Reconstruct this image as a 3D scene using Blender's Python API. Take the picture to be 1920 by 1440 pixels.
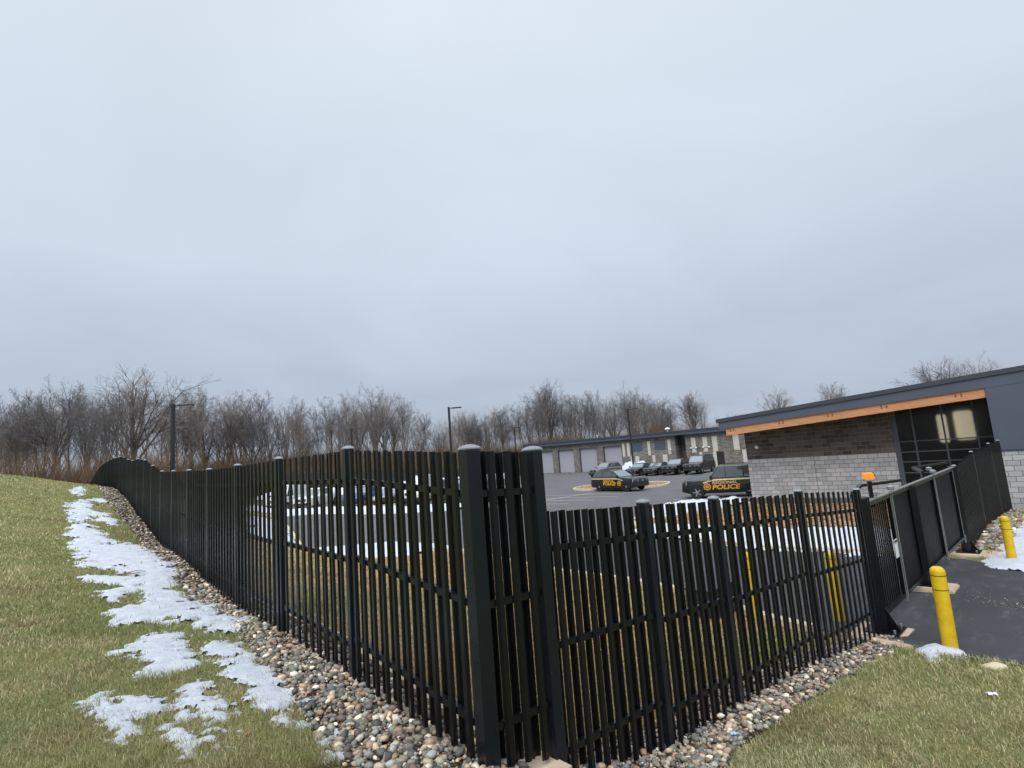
import bpy, bmesh, math, random
import numpy as np
from mathutils import Vector, Matrix, noise as mnoise

for _o in list(bpy.data.objects):
    bpy.data.objects.remove(_o, do_unlink=True)
SC = bpy.context.scene
COL = SC.collection
R = math.radians
random.seed(7)
RNG = np.random.default_rng(11)

# ---------------------------------------------------------------- camera
cam_d = bpy.data.cameras.new('camera')
cam = bpy.data.objects.new('camera', cam_d)
COL.objects.link(cam)
EYE = 1.70
PITCH, ROLL = R(7.55), R(4.4)
_F = Vector((0, math.cos(PITCH), math.sin(PITCH)))
_U0 = Vector((0, -math.sin(PITCH), math.cos(PITCH)))
_R0 = Vector((1, 0, 0))
_Rv = _R0 * math.cos(ROLL) - _U0 * math.sin(ROLL)
_Uv = _U0 * math.cos(ROLL) + _R0 * math.sin(ROLL)
_m = Matrix((_Rv, _Uv, -_F)).transposed().to_4x4()
_m.translation = Vector((0, 0, EYE))
cam.matrix_world = _m
cam_d.sensor_fit = 'HORIZONTAL'
cam_d.sensor_width = 36.0
cam_d.lens = 1000.0 / 1920.0 * 36.0
cam_d.clip_start = 0.05
cam_d.clip_end = 2000.0
SC.camera = cam

# ---------------------------------------------------------------- world and sun
SUN_EL, SUN_AZ = R(52), R(200)          # compass style: 0 = +Y, clockwise
W = bpy.data.worlds.new('World')
SC.world = W
W.use_nodes = True
nt = W.node_tree
for n in list(nt.nodes):
    nt.nodes.remove(n)
def wn(t, **k):
    n = nt.nodes.new(t)
    for a, b in k.items():
        setattr(n, a, b)
    return n
def wl(a, b):
    nt.links.new(a, b)
w_out = wn('ShaderNodeOutputWorld')
w_bg = wn('ShaderNodeBackground')
w_sky = wn('ShaderNodeTexSky', sky_type='NISHITA', sun_disc=False)
w_sky.sun_elevation = SUN_EL
w_sky.sun_rotation = SUN_AZ
w_sky.dust_density = 4.0
w_scale = wn('ShaderNodeVectorMath', operation='SCALE')
w_scale.inputs['Scale'].default_value = 0.09
wl(w_sky.outputs[0], w_scale.inputs[0])
w_tc = wn('ShaderNodeTexCoord')
w_sep = wn('ShaderNodeSeparateXYZ')
wl(w_tc.outputs['Generated'], w_sep.inputs[0])
w_ramp = wn('ShaderNodeValToRGB')
cr = w_ramp.color_ramp
cr.elements[0].position = 0.0
cr.elements[0].color = (0.312, 0.360, 0.432, 1)
cr.elements[1].position = 1.0
cr.elements[1].color = (1.22, 1.28, 1.34, 1)
for p, c in ((0.12, (0.335, 0.388, 0.466, 1)), (0.34, (0.455, 0.508, 0.582, 1)), (0.55, (0.505, 0.562, 0.632, 1)), (0.70, (0.540, 0.598, 0.662, 1)), (0.86, (0.86, 0.92, 0.99, 1))):
    e = cr.elements.new(p)
    e.color = c
wl(w_sep.outputs['Z'], w_ramp.inputs[0])
# stratus deck: project direction on a plane overhead so that the clouds flatten to the horizon
w_zc = wn('ShaderNodeMath', operation='MAXIMUM')
w_zc.inputs[1].default_value = 0.0
wl(w_sep.outputs['Z'], w_zc.inputs[0])
w_za = wn('ShaderNodeMath', operation='ADD')
w_za.inputs[1].default_value = 0.22
wl(w_zc.outputs[0], w_za.inputs[0])
w_dx = wn('ShaderNodeMath', operation='DIVIDE')
w_dy = wn('ShaderNodeMath', operation='DIVIDE')
wl(w_sep.outputs['X'], w_dx.inputs[0]); wl(w_za.outputs[0], w_dx.inputs[1])
wl(w_sep.outputs['Y'], w_dy.inputs[0]); wl(w_za.outputs[0], w_dy.inputs[1])
w_cmb = wn('ShaderNodeCombineXYZ')
wl(w_dx.outputs[0], w_cmb.inputs[0]); wl(w_dy.outputs[0], w_cmb.inputs[1])
w_n1 = wn('ShaderNodeTexNoise')
w_n1.inputs['Scale'].default_value = 0.85
w_n1.inputs['Detail'].default_value = 5.0
w_n1.inputs['Roughness'].default_value = 0.48
w_n1.inputs['Distortion'].default_value = 0.6
wl(w_cmb.outputs[0], w_n1.inputs['Vector'])
w_mr = wn('ShaderNodeMapRange')
w_mr.inputs['From Min'].default_value = 0.3
w_mr.inputs['From Max'].default_value = 0.7
w_mr.inputs['To Min'].default_value = 0.92
w_mr.inputs['To Max'].default_value = 1.08
wl(w_n1.outputs['Fac'], w_mr.inputs['Value'])
w_cl = wn('ShaderNodeVectorMath', operation='SCALE')
wl(w_ramp.outputs[0], w_cl.inputs[0])
wl(w_mr.outputs[0], w_cl.inputs['Scale'])
w_mix = wn('ShaderNodeMix', data_type='RGBA')
w_mix.inputs['Factor'].default_value = 0.90      # cloud cover over the clear sky
wl(w_scale.outputs[0], w_mix.inputs['A'])
wl(w_cl.outputs[0], w_mix.inputs['B'])
wl(w_mix.outputs['Result'], w_bg.inputs['Color'])
w_bg.inputs['Strength'].default_value = 1.0
wl(w_bg.outputs[0], w_out.inputs['Surface'])

sun_d = bpy.data.lights.new('sun', 'SUN')
sun_d.energy = 1.5
sun_d.angle = R(40)
sun_d.color = (1.0, 0.97, 0.92)
sun = bpy.data.objects.new('sun', sun_d)
COL.objects.link(sun)
_sd = Vector((math.sin(SUN_AZ) * math.cos(SUN_EL), math.cos(SUN_AZ) * math.cos(SUN_EL), math.sin(SUN_EL)))
sun.rotation_euler = _sd.to_track_quat('Z', 'Y').to_euler()
sun.location = _sd * 60

SC.view_settings.view_transform = 'Standard'
SC.view_settings.look = 'None'
SC.view_settings.gamma = 1.0
SC.view_settings.use_curve_mapping = False
SC.view_settings.exposure = 0.56
SC.cycles.use_denoising = True
SC.cycles.max_bounces = 6
SC.cycles.transparent_max_bounces = 8

# ---------------------------------------------------------------- materials
def srgb(r, g, b):
    f = lambda c: (c / 255) / 12.92 if c / 255 <= 0.04045 else ((c / 255 + 0.055) / 1.055) ** 2.4
    return (f(r), f(g), f(b), 1.0)

class NT:
    """small helper round a material's node tree"""
    def __init__(s, name):
        s.m = bpy.data.materials.new(name)
        s.m.use_nodes = True
        s.t = s.m.node_tree
        s.b = s.t.nodes['Principled BSDF']
    def n(s, t, **k):
        x = s.t.nodes.new(t)
        for a, b in k.items():
            setattr(x, a, b)
        return x
    def l(s, a, b):
        s.t.links.new(a, b)
    def obj(s):
        return s.n('ShaderNodeTexCoord').outputs['Object']
    def pos(s):
        return s.n('ShaderNodeNewGeometry').outputs['Position']
    def noise(s, vec, scale, detail=4, rough=0.55, dist=0.0):
        x = s.n('ShaderNodeTexNoise')
        x.inputs['Scale'].default_value = scale
        x.inputs['Detail'].default_value = detail
        x.inputs['Roughness'].default_value = rough
        x.inputs['Distortion'].default_value = dist
        s.l(vec, x.inputs['Vector'])
        return x.outputs['Fac']
    def ramp(s, fac, stops, interp='LINEAR'):
        x = s.n('ShaderNodeValToRGB')
        r = x.color_ramp
        r.interpolation = interp
        r.elements[0].position, r.elements[0].color = stops[0]
        r.elements[1].position, r.elements[1].color = stops[-1]
        for p, c in stops[1:-1]:
            e = r.elements.new(p)
            e.color = c
        s.l(fac, x.inputs['Fac'])
        return x.outputs['Color']
    def mix(s, fac, a, b, mode='MIX'):
        x = s.n('ShaderNodeMix', data_type='RGBA', blend_type=mode)
        for sock, v in (('Factor', fac), ('A', a), ('B', b)):
            if isinstance(v, (int, float)):
                x.inputs[sock].default_value = v
            elif isinstance(v, tuple):
                x.inputs[sock].default_value = v
            else:
                s.l(v, x.inputs[sock])
        return x.outputs['Result']
    def bump(s, h, strength=0.3, dist=0.01):
        x = s.n('ShaderNodeBump')
        x.inputs['Strength'].default_value = strength
        x.inputs['Distance'].default_value = dist
        s.l(h, x.inputs['Height'])
        s.l(x.outputs[0], s.b.inputs['Normal'])
    def set(s, color=None, rough=None, metal=None, spec=None, coat=None, emit=None, estr=None, alpha=None, trans=None):
        b = s.b
        def put(k, v):
            if v is None:
                return
            if isinstance(v, (int, float, tuple)):
                b.inputs[k].default_value = v
            else:
                s.l(v, b.inputs[k])
        put('Base Color', color); put('Roughness', rough); put('Metallic', metal)
        put('Specular IOR Level', spec); put('Coat Weight', coat)
        put('Emission Color', emit); put('Emission Strength', estr)
        put('Alpha', alpha); put('Transmission Weight', trans)
        return s.m

MAT = {}
def plain(name, color, rough=0.5, metal=0.0, spec=0.5, coat=0.0, var=0.12, scale=6.0, bump=0.0, bscale=120.0):
    k = NT(name)
    v = k.obj()
    f = k.noise(v, scale, 5)
    c2 = tuple(min(1, c * (1 + var)) for c in color[:3]) + (1,)
    c1 = tuple(c * (1 - var) for c in color[:3]) + (1,)
    c = k.ramp(f, [(0.3, c1), (0.7, c2)])
    k.set(color=c, rough=rough, metal=metal, spec=spec, coat=coat)
    if bump:
        k.bump(k.noise(v, bscale, 3), bump, 0.004)
    MAT[name] = k.m
    return k.m

def mk_coat(name, col, rough, spec=.28):
    k = NT(name)
    v = k.pos()
    f = k.noise(v, 2.2, 6, .65)
    dust = k.noise(v, 14.0, 6, .75)
    c = k.ramp(f, [(0.30, col), (0.62, tuple(x * 1.25 for x in col[:3]) + (1,)), (0.85, tuple(x * 1.9 + .004 for x in col[:3]) + (1,))])
    c = k.mix(k.ramp(dust, [(0.60, (0, 0, 0, 1)), (0.80, (.045, .045, .045, 1))]), c, (.16, .155, .15, 1))
    r = k.n('ShaderNodeMapRange')
    r.inputs['To Min'].default_value = rough - .07
    r.inputs['To Max'].default_value = rough + .12
    k.l(k.noise(v, 5.0, 4), r.inputs['Value'])
    k.set(color=c, rough=r.outputs[0], spec=spec)
    MAT[name] = k.m
mk_coat('fence_black', (0.0030, 0.0036, 0.0052, 1), .30, .36)
mk_coat('fence_post', (0.0040, 0.0058, 0.0105, 1), .27, .40)
mk_coat('gate_black', (0.0040, 0.0046, 0.0070, 1), .55, .18)
mk_coat('fence_slate', (0.030, 0.034, 0.042, 1), .5)
plain('cap_metal', srgb(150, 156, 160), .35, .6, var=.15, scale=40)
plain('galv', srgb(160, 164, 168), .4, .7, var=.12, scale=30)
def mat_yellow():
    k = NT('yellow_paint')
    v = k.obj()
    f = k.noise(v, 7.0, 6, .6)
    c = k.ramp(f, [(0.3, (.60, .39, .006, 1)), (0.6, (.74, .50, .010, 1)), (0.8, (.80, .58, .05, 1))])
    sp = k.n('ShaderNodeSeparateXYZ'); k.l(v, sp.inputs[0])
    mr = k.n('ShaderNodeMapRange'); mr.inputs['From Min'].default_value = .0; mr.inputs['From Max'].default_value = .22; mr.inputs['To Min'].default_value = .55; mr.inputs['To Max'].default_value = 0.0
    k.l(sp.outputs[2], mr.inputs['Value'])
    n2 = k.n('ShaderNodeMath', operation='MULTIPLY'); k.l(mr.outputs[0], n2.inputs[0]); k.l(k.noise(v, 30.0, 5, .7), n2.inputs[1])
    c = k.mix(n2.outputs[0], c, (.16, .12, .07, 1))
    sc = k.ramp(k.noise(v, 55.0, 4, .8), [(0.70, (0, 0, 0, 1)), (0.78, (.5, .5, .5, 1))])
    c = k.mix(sc, c, (.42, .30, .06, 1))
    k.set(color=c, rough=k.ramp(f, [(0.3, (.4,) * 3 + (1,)), (0.7, (.62,) * 3 + (1,))]))
    MAT['yellow_paint'] = k.m
mat_yellow()
plain('trim_pale', srgb(128, 128, 124), .45, .2, var=.2, scale=12)
plain('ring_red', (0.10, 0.018, 0.008, 1), .5)
plain('roof_metal', srgb(78, 86, 102), .45, .0, var=.06, scale=.8)
plain('roof_dark', srgb(58, 64, 76), .5, .0, var=.08, scale=1.2)
plain('frame_metal', srgb(74, 80, 90), .45, .1, var=.08)
plain('concrete_pad', srgb(190, 172, 150), .9, var=.12, scale=7, bump=.3)
plain('kerb', srgb(196, 184, 160), .9, var=.14, scale=5, bump=.25)
plain('rubber', (0.012, 0.012, 0.013, 1), .85)
plain('dark_plastic', (0.018, 0.019, 0.021, 1), .55)
plain('alloy', srgb(175, 178, 182), .3, .8)
plain('wheel_black', (0.02, 0.02, 0.022, 1), .4)
plain('paint_white', srgb(222, 224, 226), .3, 0, coat=.5, var=.03)
plain('line_white', srgb(205, 206, 208), .8, var=.15, scale=14)
plain('gold_film', srgb(226, 166, 48), .4, var=.04)
plain('tan_film', srgb(214, 184, 128), .4, var=.04)
plain('cream_block', srgb(196, 193, 186), .9, var=.07, scale=3, bump=.2)
plain('wood_litter', srgb(120, 84, 52), .9)
plain('rock_tan', srgb(196, 186, 160), .9, var=.12, bump=.4, bscale=30)
plain('plastic_white', srgb(232, 234, 236), .45, var=.03)
plain('plastic_blue', srgb(150, 185, 225), .35, var=.2, scale=30)
plain('pole_dark', (0.014, 0.014, 0.016, 1), .5)

# ---------------------------------------------------------------- terrain height
AX,AY=-.3,3.36
LD=np.array([-.638,.770]);LO=np.array([-.770,-.638])
RD=np.array([.7328,.6805]);RO=np.array([.6805,-.7328])
def LP(s,d=0.): return np.array([AX,AY])+s*LD+d*LO
def RP(r,e=0.): return np.array([AX,AY])+r*RD+e*RO
LB=[(0,-.1),(1.9,-.11),(4,-.13),(6.2,-.2),(8.4,-.16),(10.6,-.04),(12.9,-.02),(15.2,.02),(17.5,.2),(19.8,.36),(22.2,.57),(24.9,.8),(27.2,1.0),(32.3,1.34),(38,1.6),(46,1.5),(55,1.0)]
RB=[(.57,-.38),(1.8,-.7),(3.,-.81),(5.15,-1.05),(7.6,-1.4),(11,-1.45),(15.6,-1.6),(18.9,-1.47),(22.9,-1.62),(25.6,-1.76)]
def _cp():
    P=[]
    for s,z in LB:
        p=LP(s);P.append((p[0],p[1],z))
        k=.08+.18*min(1,max(0,(s-2)/16))
        if s>45:k=.12
        for d in (1.2,4.0):
            p=LP(s,d);P.append((p[0],p[1],z+k*(d-.35)))
        if s>8:
            p=LP(s,10);P.append((p[0],p[1],z+k*4+.9))
    for s,d,z in [(3,8,.6),(10,20,3.0),(30,22,4.0),(50,25,3.0),(70,0,.2),(70,15,.6),(-3,6,.35),(-3,12,.8),(0,5,.3)]:
        p=LP(s,d);P.append((p[0],p[1],z))
    for s,d,z in [(3,-3,-.75),(8,-3,-.75),(13,-3,-.8),(20,-3.5,-.6),(20,-8,-1.95),(28,-4,-.3),(28,-9,-1.95),(34,-5,-.2),(36,-11,-2.),(46,-6,-.3),(46,-14,-2),(60,-10,-1)]:
        p=LP(s,d);P.append((p[0],p[1],z))
    for r,z in RB:
        p=RP(r);P.append((p[0],p[1],z))
    for r,e,z in [(1,1,-.45),(2,2.2,-.68),(3.2,1.2,-.84),(4,2.5,-1.0),(5.3,1.2,-1.08),(7,1.6,-1.27),(3,4.5,-.85),(0,4.5,-.2),(5.5,4,-1.22),(4,8,-1.2),(-2,2.7,.02),(-4,6,0.),(-2,10,-.4),(-8,4,.2)]:
        p=RP(r,e);P.append((p[0],p[1],z))
    for q in [(0,0,.02),(5.54,7.54,-1.3),(8,8,-1.38),(11.06,12.69,-1.6),(14,12,-1.62),(9,4,-1.38),(17,15,-1.62),(22,12,-1.65),(15,2,-1.5),(25,0,-1.6),(20,19,-1.7),(26,16,-1.7),
      (4.33,8.89,-1.46),(3.8,10.3,-1.5),(2.4,13.7,-1.63),(-2.2,20.3,-1.76),(-5.85,21.2,-1.85),(-9.4,22.8,-1.92),(-11.2,27,-2.),
      (1.2,8.5,-1.05),(0,12,-1.3),(-4,16,-1.4),(7.3,11.2,-1.5),(9.5,13.5,-1.56),(5.5,14,-1.65),(2,19,-1.78),(4,25,-1.95),(-2,27,-2.),
      (7.3,16.2,-1.63),(5,20.5,-1.75),(5,25,-1.9),(12,28,-1.85),(17,24.5,-1.8),(12,20,-1.68),(25,26,-1.8),
      (-6,33,-2.),(4,33,-2.),(10,37,-2.),(0,42,-2.),(-14,45,-2.),(-22,46,-2.),(15,45,-2.),(25,50,-2.),(5,55,-2),(-10,58,-2),(-28,60,-2),(20,68,-2),(0,75,-2),(-15,80,-2),(-40,78,-1.6),(0,100,-1.8),(30,85,-2),(45,60,-2),(40,30,-1.8),(40,110,-2),(-40,110,-1.5),(-70,90,-1)]:
        P.append(q)
    return np.array(P)
class TPS:
    def __init__(s,P,lam=.02):
        s.P=P[:,:2];n=len(P)
        K=s.k(s.P);K[np.arange(n),np.arange(n)]+=lam
        Q=np.c_[np.ones(n),s.P]
        M=np.block([[K,Q],[Q.T,np.zeros((3,3))]])
        s.w=np.linalg.solve(M,np.r_[P[:,2],0,0,0])
    def k(s,X):
        d2=((X[:,None,:]-s.P[None])**2).sum(-1)
        return .5*d2*np.log(d2+1e-9)
    def __call__(s,X):
        X=np.atleast_2d(X);out=np.empty(len(X))
        for i in range(0,len(X),20000):
            x=X[i:i+20000];out[i:i+20000]=s.k(x)@s.w[:-3]+s.w[-3]+x@s.w[-2:]
        return out
_tps=TPS(_cp())
def H(x,y):
    X=np.c_[np.ravel(x),np.ravel(y)].astype(float)
    z=_tps(X);r=np.hypot(X[:,0],X[:,1])
    b=np.clip((r-70)/50,0,1);b=b*b*(3-2*b)
    z=np.clip(z,-2.2,6)*(1-b)+(-1.7)*b
    return z.reshape(np.shape(x))
def h1(x, y):
    return float(H(np.array([x]), np.array([y]))[0])

def vnoise(x, y, sc, seed=0.0):
    """cheap smooth value noise on arrays, 0..1"""
    x = np.asarray(x) * sc + seed * 17.3; y = np.asarray(y) * sc + seed * 7.9
    xi = np.floor(x).astype(int); yi = np.floor(y).astype(int)
    fx = x - xi; fy = y - yi
    fx = fx * fx * (3 - 2 * fx); fy = fy * fy * (3 - 2 * fy)
    def hsh(a, b):
        n = (a * 374761393 + b * 668265263) & 0x7fffffff
        n = ((n ^ (n >> 13)) * 1274126177) & 0x7fffffff
        return ((n ^ (n >> 16)) & 0xffff) / 65535.0
    return (hsh(xi, yi) * (1 - fx) + hsh(xi + 1, yi) * fx) * (1 - fy) + (hsh(xi, yi + 1) * (1 - fx) + hsh(xi + 1, yi + 1) * fx) * fy
def fbm(x, y, sc, seed=0.0, oct=4):
    t = 0; a = .5; s = 0
    for i in range(oct):
        t = t + a * vnoise(x, y, sc * 2 ** i, seed + i * 3.1); s += a; a *= .5
    return t / s

def inpoly(X, Y, poly):
    """vectorised point in polygon"""
    c = np.zeros(np.shape(X), bool)
    n = len(poly)
    for i in range(n):
        x1, y1 = poly[i]; x2, y2 = poly[(i + 1) % n]
        if y1 == y2:
            continue
        k = ((y1 > Y) != (y2 > Y)) & (X < (x2 - x1) * (Y - y1) / (y2 - y1) + x1)
        c ^= k
    return c
def polydist(X, Y, poly, closed=True):
    d = np.full(np.shape(X), 1e9)
    n = len(poly)
    for i in range(n if closed else n - 1):
        ax, ay = poly[i]; bx, by = poly[(i + 1) % n]
        vx, vy = bx - ax, by - ay
        L = vx * vx + vy * vy + 1e-12
        t = np.clip(((X - ax) * vx + (Y - ay) * vy) / L, 0, 1)
        d = np.minimum(d, np.hypot(X - ax - t * vx, Y - ay - t * vy))
    return d

# ---------------------------------------------------------------- object helpers
def mesh_obj(name, verts, faces, mat=None, parent=None, smooth=False, loc=None):
    me = bpy.data.meshes.new(name)
    me.from_pydata([tuple(map(float, v)) for v in verts], [], [tuple(map(int, f)) for f in faces])
    me.update()
    if smooth:
        me.polygons.foreach_set('use_smooth', [True] * len(me.polygons))
    if mat is not None:
        me.materials.append(MAT[mat] if isinstance(mat, str) else mat)
    o = bpy.data.objects.new(name, me)
    COL.objects.link(o)
    if parent is not None:
        o.parent = parent
    if loc is not None:
        o.location = loc
    return o
def np_mesh(name, V, T, mat, smooth=False, colors=None, parent=None):
    """fast triangle / quad mesh from arrays; colors per vertex (rgb) go to attribute Col"""
    V = np.asarray(V, np.float32); T = np.asarray(T, np.int32)
    me = bpy.data.meshes.new(name)
    k = T.shape[1]
    me.vertices.add(len(V)); me.vertices.foreach_set('co', V.ravel())
    me.loops.add(T.size); me.loops.foreach_set('vertex_index', T.ravel())
    me.polygons.add(len(T))
    me.polygons.foreach_set('loop_start', np.arange(0, T.size, k, dtype=np.int32))
    me.polygons.foreach_set('loop_total', np.full(len(T), k, np.int32))
    if smooth:
        me.polygons.foreach_set('use_smooth', np.ones(len(T), bool))
    me.update(calc_edges=True)
    if colors is not None:
        a = me.color_attributes.new('Col', 'FLOAT_COLOR', 'POINT')
        c = np.ones((len(V), 4), np.float32); c[:, :3] = colors
        a.data.foreach_set('color', c.ravel())
    me.materials.append(MAT[mat] if isinstance(mat, str) else mat)
    o = bpy.data.objects.new(name, me)
    COL.objects.link(o)
    if parent is not None:
        o.parent = parent
    return o
def tag(o, label=None, cat=None, group=None, kind=None):
    if label: o['label'] = label
    if cat: o['category'] = cat
    if group: o['group'] = group
    if kind: o['kind'] = kind
    return o
def empty(name, loc=(0, 0, 0), rz=0.0):
    o = bpy.data.objects.new(name, None)
    o.empty_display_size = .2
    COL.objects.link(o)
    o.location = loc
    o.rotation_euler = (0, 0, rz)
    return o
def link_copy(src, parent, loc=None, rot=None, scale=None, name=None):
    c = src.copy()
    if name: c.name = name
    COL.objects.link(c)
    c.parent = parent
    if loc is not None: c.location = loc
    if rot is not None: c.rotation_euler = rot
    if scale is not None: c.scale = scale
    return c
def copy_tree(o, parent=None):
    c = o.copy(); COL.objects.link(c); c.parent = parent
    for ch in [x for x in bpy.data.objects if x.parent == o]:
        copy_tree(ch, c)
    return c

class MB:
    """collects boxes, tubes and prisms, then becomes ONE mesh object"""
    def __init__(s):
        s.v = []; s.f = []
    def add(s, V, F):
        b = len(s.v)
        s.v += [tuple(p) for p in V]
        s.f += [tuple(i + b for i in f) for f in F]
        return s
    def box(s, x0, x1, y0, y1, z0, z1):
        return s.add([(x0, y0, z0), (x1, y0, z0), (x1, y1, z0), (x0, y1, z0), (x0, y0, z1), (x1, y0, z1), (x1, y1, z1), (x0, y1, z1)],
                     [(0, 3, 2, 1), (4, 5, 6, 7), (0, 1, 5, 4), (1, 2, 6, 5), (2, 3, 7, 6), (3, 0, 4, 7)])
    def bbox(s, x0, x1, y0, y1, z0, z1, b=.01):
        """box with chamfered vertical and top edges"""
        bm = bmesh.new()
        m = MB().box(x0, x1, y0, y1, z0, z1)
        vs = [bm.verts.new(p) for p in m.v]
        for f in m.f: bm.faces.new([vs[i] for i in f])
        bmesh.ops.bevel(bm, geom=list(bm.edges), offset=b, segments=2, affect='EDGES', profile=.6)
        bm.verts.index_update()
        s.add([v.co[:] for v in bm.verts], [[v.index for v in f.verts] for f in bm.faces])
        bm.free()
        return s
    def beam(s, a, b, w, h, up=(0, 0, 1)):
        """rectangular bar from a to b, w across, h along up"""
        a = Vector(a); b = Vector(b); d = (b - a).normalized(); u = Vector(up)
        sx = d.cross(u).normalized() * w / 2; su = sx.cross(d).normalized() * h / 2
        P = [a - sx - su, a + sx - su, a + sx + su, a - sx + su, b - sx - su, b + sx - su, b + sx + su, b - sx + su]
        return s.add(P, [(0, 1, 2, 3), (7, 6, 5, 4), (0, 4, 5, 1), (1, 5, 6, 2), (2, 6, 7, 3), (3, 7, 4, 0)])
    def tube(s, pts, rad, n=10, cap=True):
        """pts list of 3d points, rad scalar or list"""
        rad = rad if isinstance(rad, (list, tuple)) else [rad] * len(pts)
        V = []; F = []
        P = [Vector(p) for p in pts]
        ref = None
        for i, p in enumerate(P):
            d = (P[min(i + 1, len(P) - 1)] - P[max(i - 1, 0)]).normalized()
            if ref is None:
                ref = d.orthogonal().normalized()
            a = (ref - d * ref.dot(d)).normalized(); ref = a
            c = d.cross(a)
            for k in range(n):
                t = 2 * math.pi * k / n
                V.append(p + (a * math.cos(t) + c * math.sin(t)) * rad[i])
        for i in range(len(P) - 1):
            for k in range(n):
                F.append((i * n + k, i * n + (k + 1) % n, (i + 1) * n + (k + 1) % n, (i + 1) * n + k))
        if cap:
            F.append(tuple(range(n - 1, -1, -1))); F.append(tuple((len(P) - 1) * n + k for k in range(n)))
        return s.add(V, F)
    def lathe(s, prof, n=24, c=(0, 0, 0), cap=True):
        """prof: (radius, z) from bottom to top"""
        V = []; F = []
        for r, z in prof:
            for k in range(n):
                t = 2 * math.pi * k / n
                V.append((c[0] + r * math.cos(t), c[1] + r * math.sin(t), c[2] + z))
        for i in range(len(prof) - 1):
            for k in range(n):
                F.append((i * n + k, i * n + (k + 1) % n, (i + 1) * n + (k + 1) % n, (i + 1) * n + k))
        if cap:
            F.append(tuple(range(n - 1, -1, -1))); F.append(tuple((len(prof) - 1) * n + k for k in range(n)))
        return s.add(V, F)
    def prism(s, poly, z0, z1):
        n = len(poly)
        a = sum(poly[i][0] * poly[(i + 1) % n][1] - poly[(i + 1) % n][0] * poly[i][1] for i in range(n))
        if a < 0: poly = poly[::-1]
        V = [(p[0], p[1], z0) for p in poly] + [(p[0], p[1], z1) for p in poly]
        F = [tuple(range(n - 1, -1, -1)), tuple(range(n, 2 * n))]
        F += [(i, (i + 1) % n, n + (i + 1) % n, n + i) for i in range(n)]
        return s.add(V, F)
    def build(s, name, mat, parent=None, smooth=False, loc=None):
        return mesh_obj(name, s.v, s.f, mat, parent, smooth, loc)
def autosmooth(o, ang=35):
    me = o.data
    me.polygons.foreach_set('use_smooth', [True] * len(me.polygons))
    try:
        me.set_sharp_from_angle(angle=R(ang))
    except Exception:
        pass
    return o

# ---------------------------------------------------------------- ground materials
def mat_ground():
    k = NT('lawn')
    p = k.pos()
    at = k.n('ShaderNodeVertexColor', layer_name='Col')
    f1 = k.noise(p, 26.0, 6, .7)
    f2 = k.noise(p, 1.3, 5, .6)
    c = k.mix(1.0, at.outputs['Color'], k.ramp(f1, [(0.25, (.42, .44, .38, 1)), (0.5, (.95, .95, .95, 1)), (0.75, (1.55, 1.5, 1.35, 1))]), 'MULTIPLY')
    c = k.mix(1.0, c, k.ramp(f2, [(0.3, (.72, .84, .66, 1)), (0.55, (1, 1, 1, 1)), (0.75, (1.32, 1.12, .95, 1))]), 'MULTIPLY')
    k.set(color=c, rough=.95, spec=.15)
    k.bump(k.noise(p, 60.0, 5, .75), .9, .03)
    MAT['lawn'] = k.m
mat_ground()
def mat_blade():
    k = NT('grass_blade')
    at = k.n('ShaderNodeVertexColor', layer_name='Col')
    k.set(color=at.outputs['Color'], rough=.7, spec=.25)
    tl = k.n('ShaderNodeBsdfTranslucent'); k.l(at.outputs['Color'], tl.inputs['Color'])
    mx = k.n('ShaderNodeMixShader'); mx.inputs[0].default_value = .35
    k.l(k.b.outputs[0], mx.inputs[1]); k.l(tl.outputs[0], mx.inputs[2])
    k.l(mx.outputs[0], k.t.nodes['Material Output'].inputs['Surface'])
    MAT['grass_blade'] = k.m
mat_blade()
def mat_asphalt(name, lo, hi, stain):
    k = NT(name)
    p = k.pos()
    a = k.noise(p, 220.0, 3, .8)
    b = k.noise(p, .55, 6, .62, .6)
    sc = k.n('ShaderNodeVectorMath', operation='MULTIPLY')
    sc.inputs[1].default_value = (.9, .25, 1)
    rot = k.n('ShaderNodeVectorRotate')
    rot.inputs['Axis'].default_value = (0, 0, 1)
    rot.inputs['Angle'].default_value = R(43)
    k.l(p, rot.inputs['Vector']); k.l(rot.outputs[0], sc.inputs[0])
    w = k.noise(sc.outputs[0], 4.5, 8, .78)
    c = k.ramp(a, [(0.3, lo), (0.7, hi)])
    c = k.mix(1.0, c, k.ramp(b, [(0.3, (.72, .73, .76, 1)), (0.55, (1, 1, 1, 1)), (0.8, (1.22, 1.22, 1.24, 1))]), 'MULTIPLY')
    c = k.mix(k.ramp(w, [(0.52, (0, 0, 0, 1)), (0.75, (stain,) * 3 + (1,))]), c, (.14, .137, .132, 1))
    k.set(color=c, rough=k.ramp(b, [(0.3, (.6,) * 3 + (1,)), (0.7, (.9,) * 3 + (1,))]), spec=.35)
    k.bump(a, .5, .006)
    MAT[name] = k.m
mat_asphalt('asphalt', (.032, .034, .040, 1), (.064, .068, .078, 1), .75)
mat_asphalt('asphalt_lot', (.105, .107, .113, 1), (.145, .147, .153, 1), .3)
def mat_snow():
    k = NT('snow_mat')
    p = k.pos()
    c = k.ramp(k.noise(p, 5.0, 6, .6), [(0.3, (.54, .59, .69, 1)), (0.62, (.70, .745, .83, 1))])
    c = k.mix(k.ramp(k.noise(p, 48.0, 5, .8), [(0.64, (0, 0, 0, 1)), (0.76, (.55, .55, .55, 1))]), c, (.26, .24, .18, 1))
    k.set(color=c, rough=.8, spec=.2)
    k.bump(k.noise(p, 30.0, 6, .75), .9, .035)
    MAT['snow_mat'] = k.m
mat_snow()
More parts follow.
